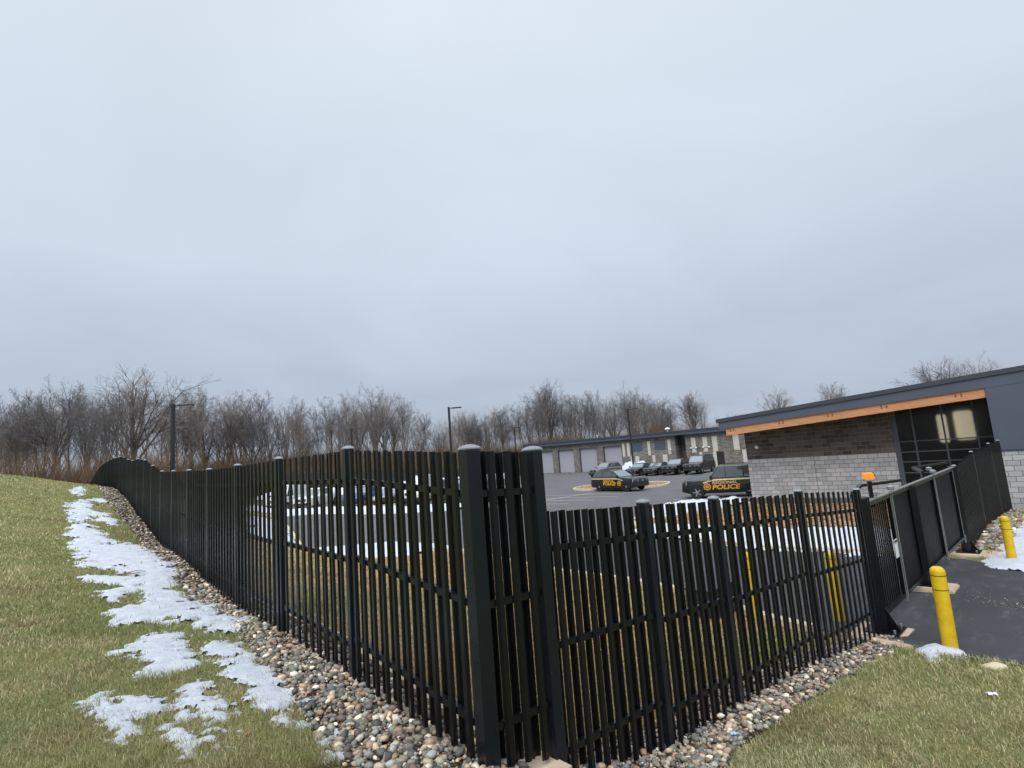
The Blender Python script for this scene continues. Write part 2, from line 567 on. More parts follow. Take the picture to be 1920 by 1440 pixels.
def mat_mulch(name, stops, scale):
    k = NT(name)
    p = k.pos()
    v = k.n('ShaderNodeTexVoronoi')
    v.inputs['Scale'].default_value = scale
    k.l(p, v.inputs['Vector'])
    sp = k.n('ShaderNodeSeparateColor')
    k.l(v.outputs['Color'], sp.inputs[0])
    c = k.ramp(sp.outputs[0], stops)
    c = k.mix(.6, c, k.ramp(k.noise(p, 1.2, 4), [(0.3, (.55, .5, .45, 1)), (0.7, (1.2, 1.15, 1.1, 1))]), 'MULTIPLY')
    k.set(color=c, rough=.95, spec=.1)
    k.bump(v.outputs['Distance'], .9, .05)
    MAT[name] = k.m
mat_mulch('mulch', [(0, srgb(92, 66, 48)), (.4, srgb(140, 108, 80)), (.75, srgb(176, 150, 118)), (1, srgb(208, 190, 165))], 9)
mat_mulch('bed_soil', [(0, srgb(42, 40, 36)), (.5, srgb(78, 74, 66)), (1, srgb(104, 92, 78))], 30)
mat_mulch('far_gravel', [(0, srgb(84, 80, 74)), (.35, srgb(132, 124, 112)), (.7, srgb(168, 150, 128)), (1, srgb(214, 200, 178))], 18)

# ---------------------------------------------------------------- areas in plan
LOT = [(18, 3.5), (14, 0), (9.5, 1.5), (7.6, 4.2), (6.3, 6.0), (5.75, 6.95), (5.3, 7.45), (5.1, 7.75), (5.15, 8.3), (5.0, 8.6), (4.5, 9.0), (3.95, 10.2),
       (3.75, 11.6), (2.5, 13.7), (.9, 15.5), (-2.1, 20.3), (-4.5, 23.4), (-7.3, 26.5), (-10.9, 27), (-14, 32), (-18, 39), (-23, 46),
       (-29, 56), (-33, 66), (-33, 74), (-18, 81), (-2, 86), (2.2, 92.0), (14.8, 81.4), (29.2, 69.3), (34, 62), (26, 47), (20, 36), (13, 31.2), (7.2, 29.4),
       (5.3, 26.6), (4.9, 23.5), (5.2, 20.3), (7.2, 16.2), (9.4, 14.0), (10.5, 13.35), (10.55, 12.9), (11.6, 11.8), (14.5, 8.2)]
def inside_fence(X, Y):
    """site side of the two fences"""
    qx = X - AX; qy = Y - AY
    return ((qx * LO[0] + qy * LO[1]) < 0) & ((qx * RO[0] + qy * RO[1]) < 0)

# ---------------------------------------------------------------- ground sheet
def make_ground():
    ang = np.concatenate([np.arange(-62, 62, .36), np.arange(62, 298, 5.0)])
    rad = [.01, .2, .4]
    r = .5
    while r < 900:
        rad.append(r); r *= 1.0265 if r < 140 else 1.12
    rad = np.array(rad)
    A_, R_ = np.meshgrid(np.radians(ang), rad)
    X = R_ * np.sin(A_); Y = R_ * np.cos(A_)
    Z = H(X, Y)
    inn = inpoly(X, Y, LOT)
    Z = np.where(inn, Z - .14, Z)
    # fine unevenness of the turf
    near = np.clip(1 - R_ / 60, 0, 1)
    Z = Z + (fbm(X, Y, 1.1, 2) - .5) * .05 * near * ~inn
    rows, cols = X.shape
    V = np.c_[X.ravel(), Y.ravel(), Z.ravel()]
    i, j = np.meshgrid(np.arange(rows - 1), np.arange(cols), indexing='ij')
    j2 = (j + 1) % cols
    Q = np.c_[(i * cols + j).ravel(), (i * cols + j2).ravel(), ((i + 1) * cols + j2).ravel(), ((i + 1) * cols + j).ravel()][:, ::-1]
    # vertex tint
    x, y = V[:, 0], V[:, 1]
    rr = np.hypot(x, y)
    g = fbm(x, y, .35, 5)
    green = np.array([.195, .215, .085]); olive = np.array([.285, .275, .130]); tan = np.array([.36, .27, .14]); leaf = np.array([.105, .078, .055])
    t = np.clip((g - .32) / .36, 0, 1)[:, None]
    col = green * (1 - t) + olive * t
    q = np.c_[x - AX, y - AY]
    dl = q @ LO
    col = np.where((dl > 1.6)[:, None] & (q @ LD > 2)[:, None], col * .6 + np.array([.300, .275, .120]) * .4, col)
    ins = inside_fence(x, y)
    t2 = np.clip((fbm(x, y, .5, 9) - .25) / .3, 0, 1)[:, None]
    col = np.where(ins[:, None], olive * (1 - t2) + tan * t2, col)
    w = np.clip((rr - 62) / 14, 0, 1)[:, None]
    col = col * (1 - w) + leaf * w
    o = np_mesh('ground', V, Q, 'lawn', True, col)
    tag(o, kind='structure')
    return o
make_ground()

from mathutils.geometry import delaunay_2d_cdt
def fill_poly(name, poly, step, mat, dz=0.0, near=None, kind='structure', jit=.25):
    P = []
    n = len(poly)
    for i in range(n):
        a = np.array(poly[i]); b = np.array(poly[(i + 1) % n])
        m = max(1, int(np.hypot(*(b - a)) / step))
        for k in range(m):
            P.append(tuple(a + (b - a) * k / m))
    nb = len(P)
    xs = [p[0] for p in poly]; ys = [p[1] for p in poly]
    gx = np.arange(min(xs), max(xs), step); gy = np.arange(min(ys), max(ys), step)
    X, Y = np.meshgrid(gx, gy)
    X = X + (RNG.random(X.shape) - .5) * step * jit; Y = Y + (RNG.random(Y.shape) - .5) * step * jit
    k = inpoly(X, Y, poly) & (polydist(X, Y, poly) > step * .4)
    P += list(zip(X[k], Y[k]))
    vs, es, fs, *_ = delaunay_2d_cdt([Vector(p) for p in P], [(i, (i + 1) % nb) for i in range(nb)], [], 1, 1e-5)
    V = np.array([(v.x, v.y) for v in vs])
    Z = H(V[:, 0], V[:, 1]) + dz
    o = mesh_obj(name, np.c_[V, Z], [list(f) for f in fs], mat, None, True)
    me = o.data
    # make the faces look up
    if len(me.polygons) and me.polygons[0].normal.z < 0:
        me.flip_normals()
    tag(o, kind=kind)
    return o
fill_poly('parking_lot', LOT, .8, 'asphalt_lot')
# newer, darker asphalt of the driveway through the gate, a thin wearing course on top
DRIVE = [(18, 3.6), (14, .1), (9.5, 1.6), (7.65, 4.25), (6.35, 6.05), (5.8, 7.0), (5.35, 7.5), (5.15, 7.8), (5.2, 8.3), (5.05, 8.65), (4.6, 9.1), (4.05, 10.3), (3.85, 11.65), (2.6, 13.75),
         (1.0, 15.55), (-1.2, 19.0), (2.2, 22.5), (4.8, 23.5), (5.1, 20.3), (7.1, 16.2), (9.3, 13.95), (10.45, 13.3), (10.5, 12.85), (11.55, 11.75), (14.4, 8.15)]
fill_poly('driveway', DRIVE, .5, 'asphalt', .012)

def kerb(name, pts, w=.15, hgt=.13, closed=False, mat='kerb', step=.6):
    P = []
    n = len(pts)
    for i in range(n if closed else n - 1):
        a = np.array(pts[i]); b = np.array(pts[(i + 1) % n])
        m = max(1, int(np.hypot(*(b - a)) / step))
        for k in range(m): P.append(a + (b - a) * k / m)
    if not closed: P.append(np.array(pts[-1]))
    m = len(P)
    V = []; F = []
    for i in range(m):
        d = (P[(i + 1) % m] if (closed or i < m - 1) else P[i]) - (P[i - 1] if (closed or i > 0) else P[i])
        d = d / (np.hypot(*d) + 1e-9); nn = np.array([-d[1], d[0]])
        z = h1(*P[i])
        for o_, zz in ((-w / 2, -.15), (-w / 2, hgt - .02), (-w / 2 + .02, hgt), (w / 2 - .02, hgt), (w / 2, hgt - .02), (w / 2, -.15)):
            q = P[i] + nn * o_
            V.append((q[0], q[1], z + zz))
    for i in range(m if closed else m - 1):
        a = i * 6; b = ((i + 1) % m) * 6
        for k in range(5):
            F.append((a + k, b + k, b + k + 1, a + k + 1))
    if not closed:
        F.append((0, 1, 2, 3, 4, 5)); F.append(tuple((m - 1) * 6 + k for k in (5, 4, 3, 2, 1, 0)))
    o = mesh_obj(name, V, F, mat)
    tag(o, kind='structure')
    return o
kerb('kerb', LOT[10:22])
kerb('kerb', LOT[33:40])

# ---------------------------------------------------------------- landscaped bed before the building, islands
BED = [(9.5, 14.05), (7.3, 16.25), (5.3, 20.35), (5.0, 23.5), (5.4, 26.5), (7.25, 29.25), (12.4, 30.6), (12.2, 28.9), (17.6, 24.0), (18.6, 20.9), (11.2, 14.1)]
fill_poly('planting_bed', BED, .5, 'mulch', .05)
def ellipse(cx, cy, a, b, rot, n=28):
    out = []
    for k in range(n):
        t = 2 * math.pi * k / n
        x = a * math.copysign(abs(math.cos(t)) ** .7, math.cos(t)); y = b * math.copysign(abs(math.sin(t)) ** .7, math.sin(t))
        out.append((cx + x * math.cos(rot) - y * math.sin(rot), cy + x * math.sin(rot) + y * math.cos(rot)))
    return out
for cx, cy, a, b, rt in ((9.4, 50.6, 4.3, 3.2, R(-23)), (-2.0, 60.0, 4.4, 3.6, R(-23)), (-17, 49.5, 7.5, 1.6, R(4))):
    el = ellipse(cx, cy, a, b, rt)
    fill_poly('traffic_island', el, .7, 'mulch', .1)
    kerb('kerb', el, closed=True, w=.2, hgt=.17)

# painted bay lines
def stripe(a, b, w=.11):
    a = np.array(a, float); b = np.array(b, float)
    d = (b - a) / np.hypot(*(b - a)); n = np.array([-d[1], d[0]]) * w / 2
    m = max(2, int(np.hypot(*(b - a)) / .8))
    V = []; F = []
    for i in range(m + 1):
        p = a + (b - a) * i / m
        for q in (p - n, p + n):
            V.append((q[0], q[1], h1(*q) + .02))
    for i in range(m): F.append((2 * i, 2 * i + 2, 2 * i + 3, 2 * i + 1))
    o = mesh_obj('bay_line', V, F, 'line_white')
    if o.data.polygons[0].normal.z < 0: o.data.flip_normals()
    tag(o, kind='structure')
for a, b in (((-3, 48.9), (9.3, 42.8)), ((-3.5, 46.5), (7.3, 41.1)), ((-2, 44.6), (5.3, 39.5)), ((-3, 42.2), (3.3, 38.1)), ((-3.5, 40.8), (1.8, 38.0)),
             ((-2.5, 38.7), (6.1, 45.9)), ((9.8, 35.2), (15.0, 32.2)), ((12.3, 66.6), (15.6, 70.6)), ((14.4, 64.8), (17.8, 68.8)), ((16.3, 63.1), (19.7, 67.1)), ((18.2, 61.3), (21.6, 65.3)), ((20.2, 59.5), (23.6, 63.5))):
    stripe(a, b)

# ---------------------------------------------------------------- snow
SNOW = {
'lawn': [
 [(-3.44, 4.4), (-3.55, 4.64), (-3.48, 4.71), (-3.25, 4.59), (-3.01, 4.47), (-2.83, 4.41), (-2.78, 4.27), (-2.91, 4.28), (-3.03, 4.28), (-2.97, 4.14), (-2.82, 4.04), (-2.79, 3.95), (-2.86, 3.88), (-3.02, 4.03), (-3.18, 4.18), (-3.32, 4.26)],
 [(-2.95, 4.61), (-2.88, 4.72), (-2.94, 4.93), (-2.79, 4.8), (-2.53, 4.53), (-2.34, 4.37), (-2.23, 4.17), (-2.28, 4.09), (-2.35, 4.08), (-2.43, 4.08), (-2.6, 4.13), (-2.69, 4.22), (-2.74, 4.39)],
 [(-2.68, 4.03), (-2.57, 4.05), (-2.38, 3.99), (-2.22, 3.98), (-2.1, 3.78), (-2.21, 3.79), (-2.3, 3.79), (-2.22, 3.66), (-2.37, 3.77), (-2.55, 3.91)],
 [(-4.56, 5.93), (-4.33, 5.8), (-4.31, 5.99), (-4.44, 6.42), (-4.41, 6.53), (-4.19, 6.5), (-3.72, 6.05), (-3.44, 5.65), (-3.24, 5.31), (-3.32, 5.12), (-3.46, 5.12), (-3.76, 5.52), (-3.93, 5.63), (-4.27, 5.74)],
 [(-3.56, 6.09), (-3.25, 5.98), (-2.97, 5.76), (-2.72, 5.49), (-2.63, 5.35), (-2.48, 5.19), (-2.23, 4.89), (-2.04, 4.63), (-1.95, 4.47), (-1.82, 4.36), (-1.76, 4.22), (-1.79, 4.09), (-1.67, 4.05), (-1.5, 4.0), (-1.53, 3.87), (-1.57, 3.86), (-1.79, 4.0), (-1.98, 4.22), (-2.19, 4.45), (-2.35, 4.61), (-2.57, 4.85), (-2.75, 5.1), (-2.94, 5.36), (-3.2, 5.59), (-3.37, 5.78)],
 [(-1.48, 3.82), (-1.42, 3.91), (-1.28, 3.78), (-1.28, 3.71), (-1.36, 3.64), (-1.44, 3.68)],
 [(-1.28, 3.5), (-1.2, 3.53), (-1.19, 3.44), (-1.25, 3.43)]],
'bank': [
 [(-17.12, 20.59), (-18.02, 22.12), (-17.14, 21.52), (-15.78, 19.74), (-15.03, 19.53), (-13.23, 17.66), (-12.99, 17.18), (-14.45, 18.5), (-14.99, 18.72), (-13.67, 16.95), (-12.69, 15.95), (-11.38, 15.0), (-10.78, 14.31), (-10.62, 13.62), (-10.52, 14.52), (-9.34, 13.55), (-7.86, 11.66), (-7.43, 11.38), (-6.82, 10.65), (-6.55, 10.07), (-6.02, 9.44), (-5.58, 8.99), (-5.08, 8.46), (-4.45, 7.74), (-4.01, 7.31), (-3.72, 7.12), (-3.4, 6.51), (-3.51, 6.45), (-4.05, 6.92), (-4.47, 7.12), (-4.81, 7.24), (-5.14, 7.12), (-5.48, 7.4), (-5.86, 7.73), (-5.77, 7.89), (-5.75, 8.48), (-6.4, 8.98), (-6.22, 8.45), (-6.52, 8.46), (-6.92, 8.92), (-6.66, 9.19), (-7.04, 9.39), (-7.7, 9.67), (-7.81, 9.89), (-7.07, 9.78), (-6.97, 9.94), (-7.99, 10.69), (-8.48, 10.65), (-9.46, 11.65), (-9.96, 12.23), (-11.22, 13.65), (-12.4, 14.84), (-12.96, 15.74), (-14.18, 17.11)],
 [(-17.99, 22.63), (-18.38, 23.71), (-17.16, 22.64), (-17.13, 22.24)],
 [(-21.74, 26.27), (-22.86, 28.2), (-19.75, 24.28), (-19.21, 23.43), (-20.03, 24.18)]],
'near_bollard': [[(5.04, 7.51), (5.36, 7.76), (5.53, 7.79), (5.54, 7.61), (5.62, 7.5), (5.55, 7.3), (5.38, 7.19), (5.24, 7.32), (5.01, 7.04), (4.98, 7.08), (4.83, 6.89), (4.92, 7.15)]],
'far_bollard': [[(10.67, 12.95), (11.28, 13.45), (12.0, 13.99), (13.52, 15.32), (15.2, 16.79), (16.5, 16.5), (15.0, 13.5), (12.0, 11.4), (10.36, 11.67), (10.26, 11.92), (10.18, 12.2)]],
}
def snow_sd(X, Y, polys, rough, seed=1.0, fs=2.6):
    sd = np.full(X.shape, -1e9)
    for p in polys:
        d = polydist(X, Y, p)
        sd = np.maximum(sd, np.where(inpoly(X, Y, p), d, -d))
    holes = np.clip((fbm(X, Y, fs * 2.2, seed + 11) - .60) / .12, 0, 1) * rough * .55
    return sd + rough * .16 + (fbm(X, Y, fs, seed) - .5) * rough + (fbm(X, Y, fs * 6, seed + 4) - .5) * rough * .8 - holes
def make_snow(name, label, polys, res, thick, rough, fall=.12, dz=0.0, lump=.5, fs=2.6, seed=1.0):
    xs = [q[0] for p in polys for q in p]; ys = [q[1] for p in polys for q in p]
    gx = np.arange(min(xs) - .3, max(xs) + .3, res); gy = np.arange(min(ys) - .3, max(ys) + .3, res)
    X, Y = np.meshgrid(gx, gy)
    sd = snow_sd(X, Y, polys, rough, seed, fs)
    t = np.clip(sd / fall, -1, 1)
    up = np.where(t > 0, np.clip(t, 0, 1) ** .75, t)
    Z = H(X, Y) + dz + up * thick * (1 - lump / 2 + lump * fbm(X, Y, 4.0, seed + 8)) + np.where(t > 0, .004, -.012)
    keep = sd > -res * 2.2
    ny, nx = X.shape
    cell = keep[:-1, :-1] & keep[1:, :-1] & keep[:-1, 1:] & keep[1:, 1:] & (np.maximum.reduce([sd[:-1, :-1], sd[1:, :-1], sd[:-1, 1:], sd[1:, 1:]]) > -res * .5)
    ci, cj = np.nonzero(cell)
    Q = np.c_[ci * nx + cj, ci * nx + cj + 1, (ci + 1) * nx + cj + 1, (ci + 1) * nx + cj]
    used = np.unique(Q); rm = -np.ones(nx * ny, int); rm[used] = np.arange(len(used))
    V = np.c_[X.ravel(), Y.ravel(), Z.ravel()][used]
    o = np_mesh(name, V, rm[Q], 'snow_mat', True)
    tag(o, label, None, None, 'stuff')
    return o
make_snow('snow', 'melting snow patches on the lawn in the left foreground', SNOW['lawn'], .018, .026, .34, .13, .006, fs=3.4)
make_snow('snow', 'long strip of melting snow beside the gravel along the fence', SNOW['bank'], .04, .035, .55, .20, .008, fs=2.2, seed=2)
make_snow('snow', 'small heap of snow at the foot of the near yellow bollard', SNOW['near_bollard'], .025, .075, .05, .22, .01, seed=3)
make_snow('snow', 'snow lying round the far yellow bollard beside the gate', SNOW['far_bollard'], .07, .10, .25, .5, .02, seed=4)
make_snow('snow', 'ploughed snow on the near edge of the bed inside the gate', [[(7.2, 16.2), (5.2, 20.3), (4.9, 23.0), (6.0, 23.4), (6.6, 20.9), (8.6, 18.6), (11.5, 16.4), (10.2, 14.6), (9.2, 14.3)]], .12, .30, .9, .9, .05, lump=.9, fs=.9, seed=5)
make_snow('snow', 'ridge of ploughed snow on the far edge of the bed', [[(6.0, 27.4), (7.3, 29.2), (9.5, 30.2), (12.3, 30.4), (12.0, 29.3), (9.6, 28.2), (7.6, 26.9), (6.6, 26.6)]], .12, .42, .6, .8, .05, lump=.8, fs=.8, seed=6)
make_snow('snow', 'band of snow along the lawn edge inside the left fence', [[(-5.0, 21.4), (-3.2, 22.6), (-5.6, 25.0), (-7.6, 26.6), (-11.2, 26.9), (-14.2, 31.8), (-15.5, 31.0), (-12.2, 24.6), (-9.2, 21.6), (-6.6, 21.4)]], .12, .18, .7, .6, .06, fs=.9, seed=7)
make_snow('snow', 'bank of snow along the row of parked cars in the lot', [[(-26, 51.0), (-19, 46.5), (-10, 42.6), (-2.5, 40.2), (-2.0, 41.4), (-9.5, 44.4), (-18, 48.2), (-25, 52.6)]], .2, .45, .8, .8, .0, fs=.6, seed=8)
make_snow('snow', 'pile of snow by the rightmost garage door', [[(14.5, 79.2), (17.0, 77.0), (19.4, 76.8), (18.6, 78.6), (16.2, 80.2)]], .15, 1.25, .5, .9, .0, fs=.8, seed=9)
make_snow('snow', 'snow along the foot of the far perimeter fence', [[(-36, 74), (-20, 79), (-8, 83), (-1, 85.5), (-1, 87), (-8, 85.5), (-20, 82), (-36, 77)]], .3, .8, 1.0, 1.0, .05, fs=.4, seed=10)

# ---------------------------------------------------------------- gravel beds of river stones
STONE_COLS = np.array([srgb(*c)[:3] for c in ((128, 126, 116), (104, 106, 100), (150, 144, 130), (92, 92, 88), (138, 120, 100), (176, 160, 136), (210, 200, 182), (164, 138, 112), (118, 98, 88), (140, 142, 138), (112, 118, 108), (190, 170, 140), (122, 116, 106), (150, 122, 100), (98, 96, 98))])
def mat_stone():
    k = NT('stone_stuff')
    at = k.n('ShaderNodeVertexColor', layer_name='Col')
    p = k.pos()
    c = k.mix(1.0, at.outputs['Color'], k.ramp(k.noise(p, 60.0, 4), [(0.3, (.78, .78, .78, 1)), (0.7, (1.18, 1.17, 1.15, 1))]), 'MULTIPLY')
    k.set(color=c, rough=.7, spec=.35)
    MAT['stone_stuff'] = k.m
    k = NT('stone_single')
    oi = k.n('ShaderNodeObjectInfo')
    p = k.pos()
    c = k.mix(1.0, oi.outputs['Color'], k.ramp(k.noise(p, 60.0, 4), [(0.3, (.78, .78, .78, 1)), (0.7, (1.18, 1.17, 1.15, 1))]), 'MULTIPLY')
    k.set(color=c, rough=.7, spec=.35)
    MAT['stone_single'] = k.m
mat_stone()
def ico_verts(sub):
    bm = bmesh.new()
    bmesh.ops.create_icosphere(bm, subdivisions=sub, radius=1.0)
    V = np.array([v.co[:] for v in bm.verts]); bm.verts.index_update()
    F = np.array([[v.index for v in f.verts] for f in bm.faces])
    bm.free()
    return V, F
IV1, IF1 = ico_verts(1)
IV2, IF2 = ico_verts(2)
STONE_MESH = []
for i in range(10):
    V = IV2.copy()
    n = np.array([mnoise.noise(Vector(v) * 1.1 + Vector((i * 9.1, 0, 0))) for v in V])
    V = V * (1 + .30 * n[:, None]) * np.array([1.0, .72 + .02 * (i % 5) * 3, .55 + .03 * (i % 4)])
    STONE_MESH.append(V)
STONE_LOW = []
for i in range(10):
    V = IV1.copy()
    n = np.array([mnoise.noise(Vector(v) * 1.1 + Vector((i * 5.7, 3, 0))) for v in V])
    STONE_LOW.append(V * (1 + .30 * n[:, None]) * np.array([1.0, .74, .56]))
def rot_mats(n):
    a = RNG.random(n) * 2 * np.pi; b = (RNG.random(n) - .5) * .9; c = (RNG.random(n) - .5) * .9
    ca, sa, cb, sb, cc, sc_ = np.cos(a), np.sin(a), np.cos(b), np.sin(b), np.cos(c), np.sin(c)
    Rz = np.zeros((n, 3, 3)); Rz[:, 0, 0] = ca; Rz[:, 0, 1] = -sa; Rz[:, 1, 0] = sa; Rz[:, 1, 1] = ca; Rz[:, 2, 2] = 1
    Rx = np.zeros((n, 3, 3)); Rx[:, 0, 0] = 1; Rx[:, 1, 1] = cb; Rx[:, 1, 2] = -sb; Rx[:, 2, 1] = sb; Rx[:, 2, 2] = cb
    Ry = np.zeros((n, 3, 3)); Ry[:, 1, 1] = 1; Ry[:, 0, 0] = cc; Ry[:, 0, 2] = sc_; Ry[:, 2, 0] = -sc_; Ry[:, 2, 2] = cc
    return Rz @ Rx @ Ry, (a, b, c)
def gravel(name, label, pts, size, n_single, mat_sheet='bed_soil'):
    """pts (n,2) plan positions, size (n) half lengths; the largest in view become stones of their own"""
    n = len(pts)
    z = H(pts[:, 0], pts[:, 1])
    lift = RNG.random(n) ** 1.5 * .035 + size * .25
    C = np.c_[pts, z + lift]
    col = STONE_COLS[RNG.integers(0, len(STONE_COLS), n)]
    col = (col * .80 + col.mean(1, keepdims=True) * np.array([[1.02, 1.0, .95]]) * .20) * (.78 + .98 * RNG.random(n) ** 1.4)[:, None]
    M, (ra, rb, rc) = rot_mats(n)
    D = np.hypot(pts[:, 0], pts[:, 1])
    order = np.argsort(-(size / D))
    single = set(order[:n_single].tolist())
    root = empty(name, (float(C[order[0], 0]), float(C[order[0], 1]), float(z[order[0]])))
    tag(root, label, None, None, 'structure')
    protos = []
    for i in range(10):
        me = bpy.data.meshes.new('stone')
        me.from_pydata(STONE_LOW[i].tolist(), [], IF1.tolist())
        me.polygons.foreach_set('use_smooth', [True] * len(me.polygons))
        me.materials.append(MAT['stone_single'])
        protos.append(me)
    rl = np.array(root.location)
    for i in order[:n_single]:
        o = bpy.data.objects.new('stone', protos[i % 10])
        COL.objects.link(o)
        o.parent = root
        o.location = C[i] - rl
        o.rotation_euler = Matrix(M[i].tolist()).to_euler()
        s = float(size[i]); o.scale = (s, s, s)
        o.color = (*col[i], 1)
    rest = np.array([i for i in range(n) if i not in single])
    Vs = []; Fs = []; Cs = []; b = 0
    BF = np.array([[0, 1, 2], [0, 2, 3], [0, 3, 4], [0, 4, 1], [5, 2, 1], [5, 3, 2], [5, 4, 3], [5, 1, 4]])
    BV = np.array([[0, 0, .5], [1, 0, 0], [0, .75, .05], [-1, 0, 0], [0, -.75, 0], [0, 0, -.5]])
    for i in rest:
        if D[i] > 13: V0, F0 = BV, BF
        else: V0, F0 = STONE_LOW[i % 10], IF1
        Vs.append(V0 @ M[i].T * size[i] + C[i]); Fs.append(F0 + b); b += len(V0)
        Cs.append(np.repeat(col[i][None], len(V0), 0))
    if Vs:
        o = np_mesh('river_stones', np.vstack(Vs) - rl, np.vstack(Fs), 'stone_stuff', True, np.vstack(Cs), root)
        o['kind'] = 'stuff'
    return root
LG = [(-.2, .72), (.59, .65), (1.0, .62), (1.6, .56), (3.16, .49), (5.2, .30), (6.2, .36), (7, .43), (8.9, .48), (10.9, .4), (13.9, .45), (19, .52), (23.3, .7), (28.5, .8), (33.2, .82), (50, .85)]
RG = [(.5, .75), (1.2, .62), (1.9, .46), (2.1, .36), (2.8, .36), (3.7, .39), (4.4, .36), (5.3, .42), (6.5, .40), (7.4, .3)]
def strip_sheet(name, f, edge, back, mat, dz):
    V = []; F = []
    ss = np.linspace(edge[0][0], edge[-1][0], 120)
    for s in ss:
        e = np.interp(s, [a for a, _ in edge], [b for _, b in edge])
        for d in np.linspace(-back, e, 6):
            p = f(s, d)
            V.append((p[0], p[1], h1(*p) + dz))
    for i in range(len(ss) - 1):
        for k in range(5):
            F.append((i * 6 + k, i * 6 + k + 1, (i + 1) * 6 + k + 1, (i + 1) * 6 + k))
    o = mesh_obj(name, V, F, mat, None, True)
    if o.data.polygons[0].normal.z < 0: o.data.flip_normals()
    tag(o, kind='structure')
strip_sheet('gravel_ground', LP, LG, .35, 'bed_soil', .012)
strip_sheet('gravel_ground', RP, RG, .35, 'bed_soil', .012)
def scatter(f, edge, s0, s1, dens, back, smin, smax):
    n = int((s1 - s0) * .95 * dens)
    s = s0 + RNG.random(n) * (s1 - s0)
    e = np.interp(s, [a for a, _ in edge], [b for _, b in edge]) + (fbm(s, s * 0, 3.0, 3) - .5) * .18
    d = -back + RNG.random(n) * (e + back)
    P = np.array([f(a, b) for a, b in zip(s, d)])
    k = RNG.random(n) < (e + back) / .95
    size = smin * .8 + (smax * 1.15 - smin * .8) * RNG.random(n) ** 2.8
    return P[k], size[k]
def cat_sc(*a):
    return np.vstack([x[0] for x in a]), np.concatenate([x[1] for x in a])
pl, sl = cat_sc(scatter(LP, LG, -.2, 3.2, 1400, .25, .013, .040), scatter(LP, LG, 3.2, 8, 900, .25, .015, .042), scatter(LP, LG, 8, 16, 330, .2, .024, .052), scatter(LP, LG, 16, 36, 110, .15, .035, .075))
gravel('gravel_bed', 'bed of mixed river stones along the foot of the long left fence', pl, sl, 290)
pr, sr = cat_sc(scatter(RP, RG, .5, 4.2, 1500, .3, .013, .038), scatter(RP, RG, 4.2, 7.4, 950, .3, .015, .038))
gravel('gravel_bed', 'bed of mixed river stones along the fence right of the corner post', pr, sr, 290)
FG = [(15.9, .1), (16.2, .5), (18.2, .75), (21, 1.0), (23.5, 1.1), (25.4, 1.0)]
strip_sheet('gravel_ground', RP, FG, .3, 'far_gravel', .015)
# loose grit swept across the driveway
def grit():
    n = 420
    t = RNG.random(n)
    P = np.array([7.6, 10.6]) + t[:, None] * np.array([.9, -2.6]) + np.c_[RNG.normal(0, .22, n), RNG.normal(0, .22, n)]
    k = inpoly(P[:, 0], P[:, 1], DRIVE)
    P = P[k]; n = len(P)
    z = H(P[:, 0], P[:, 1]) + .016
    M, _ = rot_mats(n)
    sz = .004 + .012 * RNG.random(n) ** 3
    Vs = np.vstack([IV1 * np.array([1, .8, .6]) @ M[i].T * sz[i] + [P[i, 0], P[i, 1], z[i]] for i in range(n)])
    Fs = np.vstack([IF1 + i * len(IV1) for i in range(n)])
    C = np.repeat(STONE_COLS[RNG.integers(0, len(STONE_COLS), n)] * 1.1, len(IV1), 0)
    o = np_mesh('loose_grit', Vs, Fs, 'stone_stuff', True, C)
    tag(o, 'scatter of loose grit across the driveway outside the gate', None, None, 'stuff')
grit()
pf, sf = scatter(RP, FG, 16.0, 25.2, 160, .1, .035, .085)
gravel('gravel_bed', 'bed of angular stones along the fence beyond the gate', pf, sf, 150)

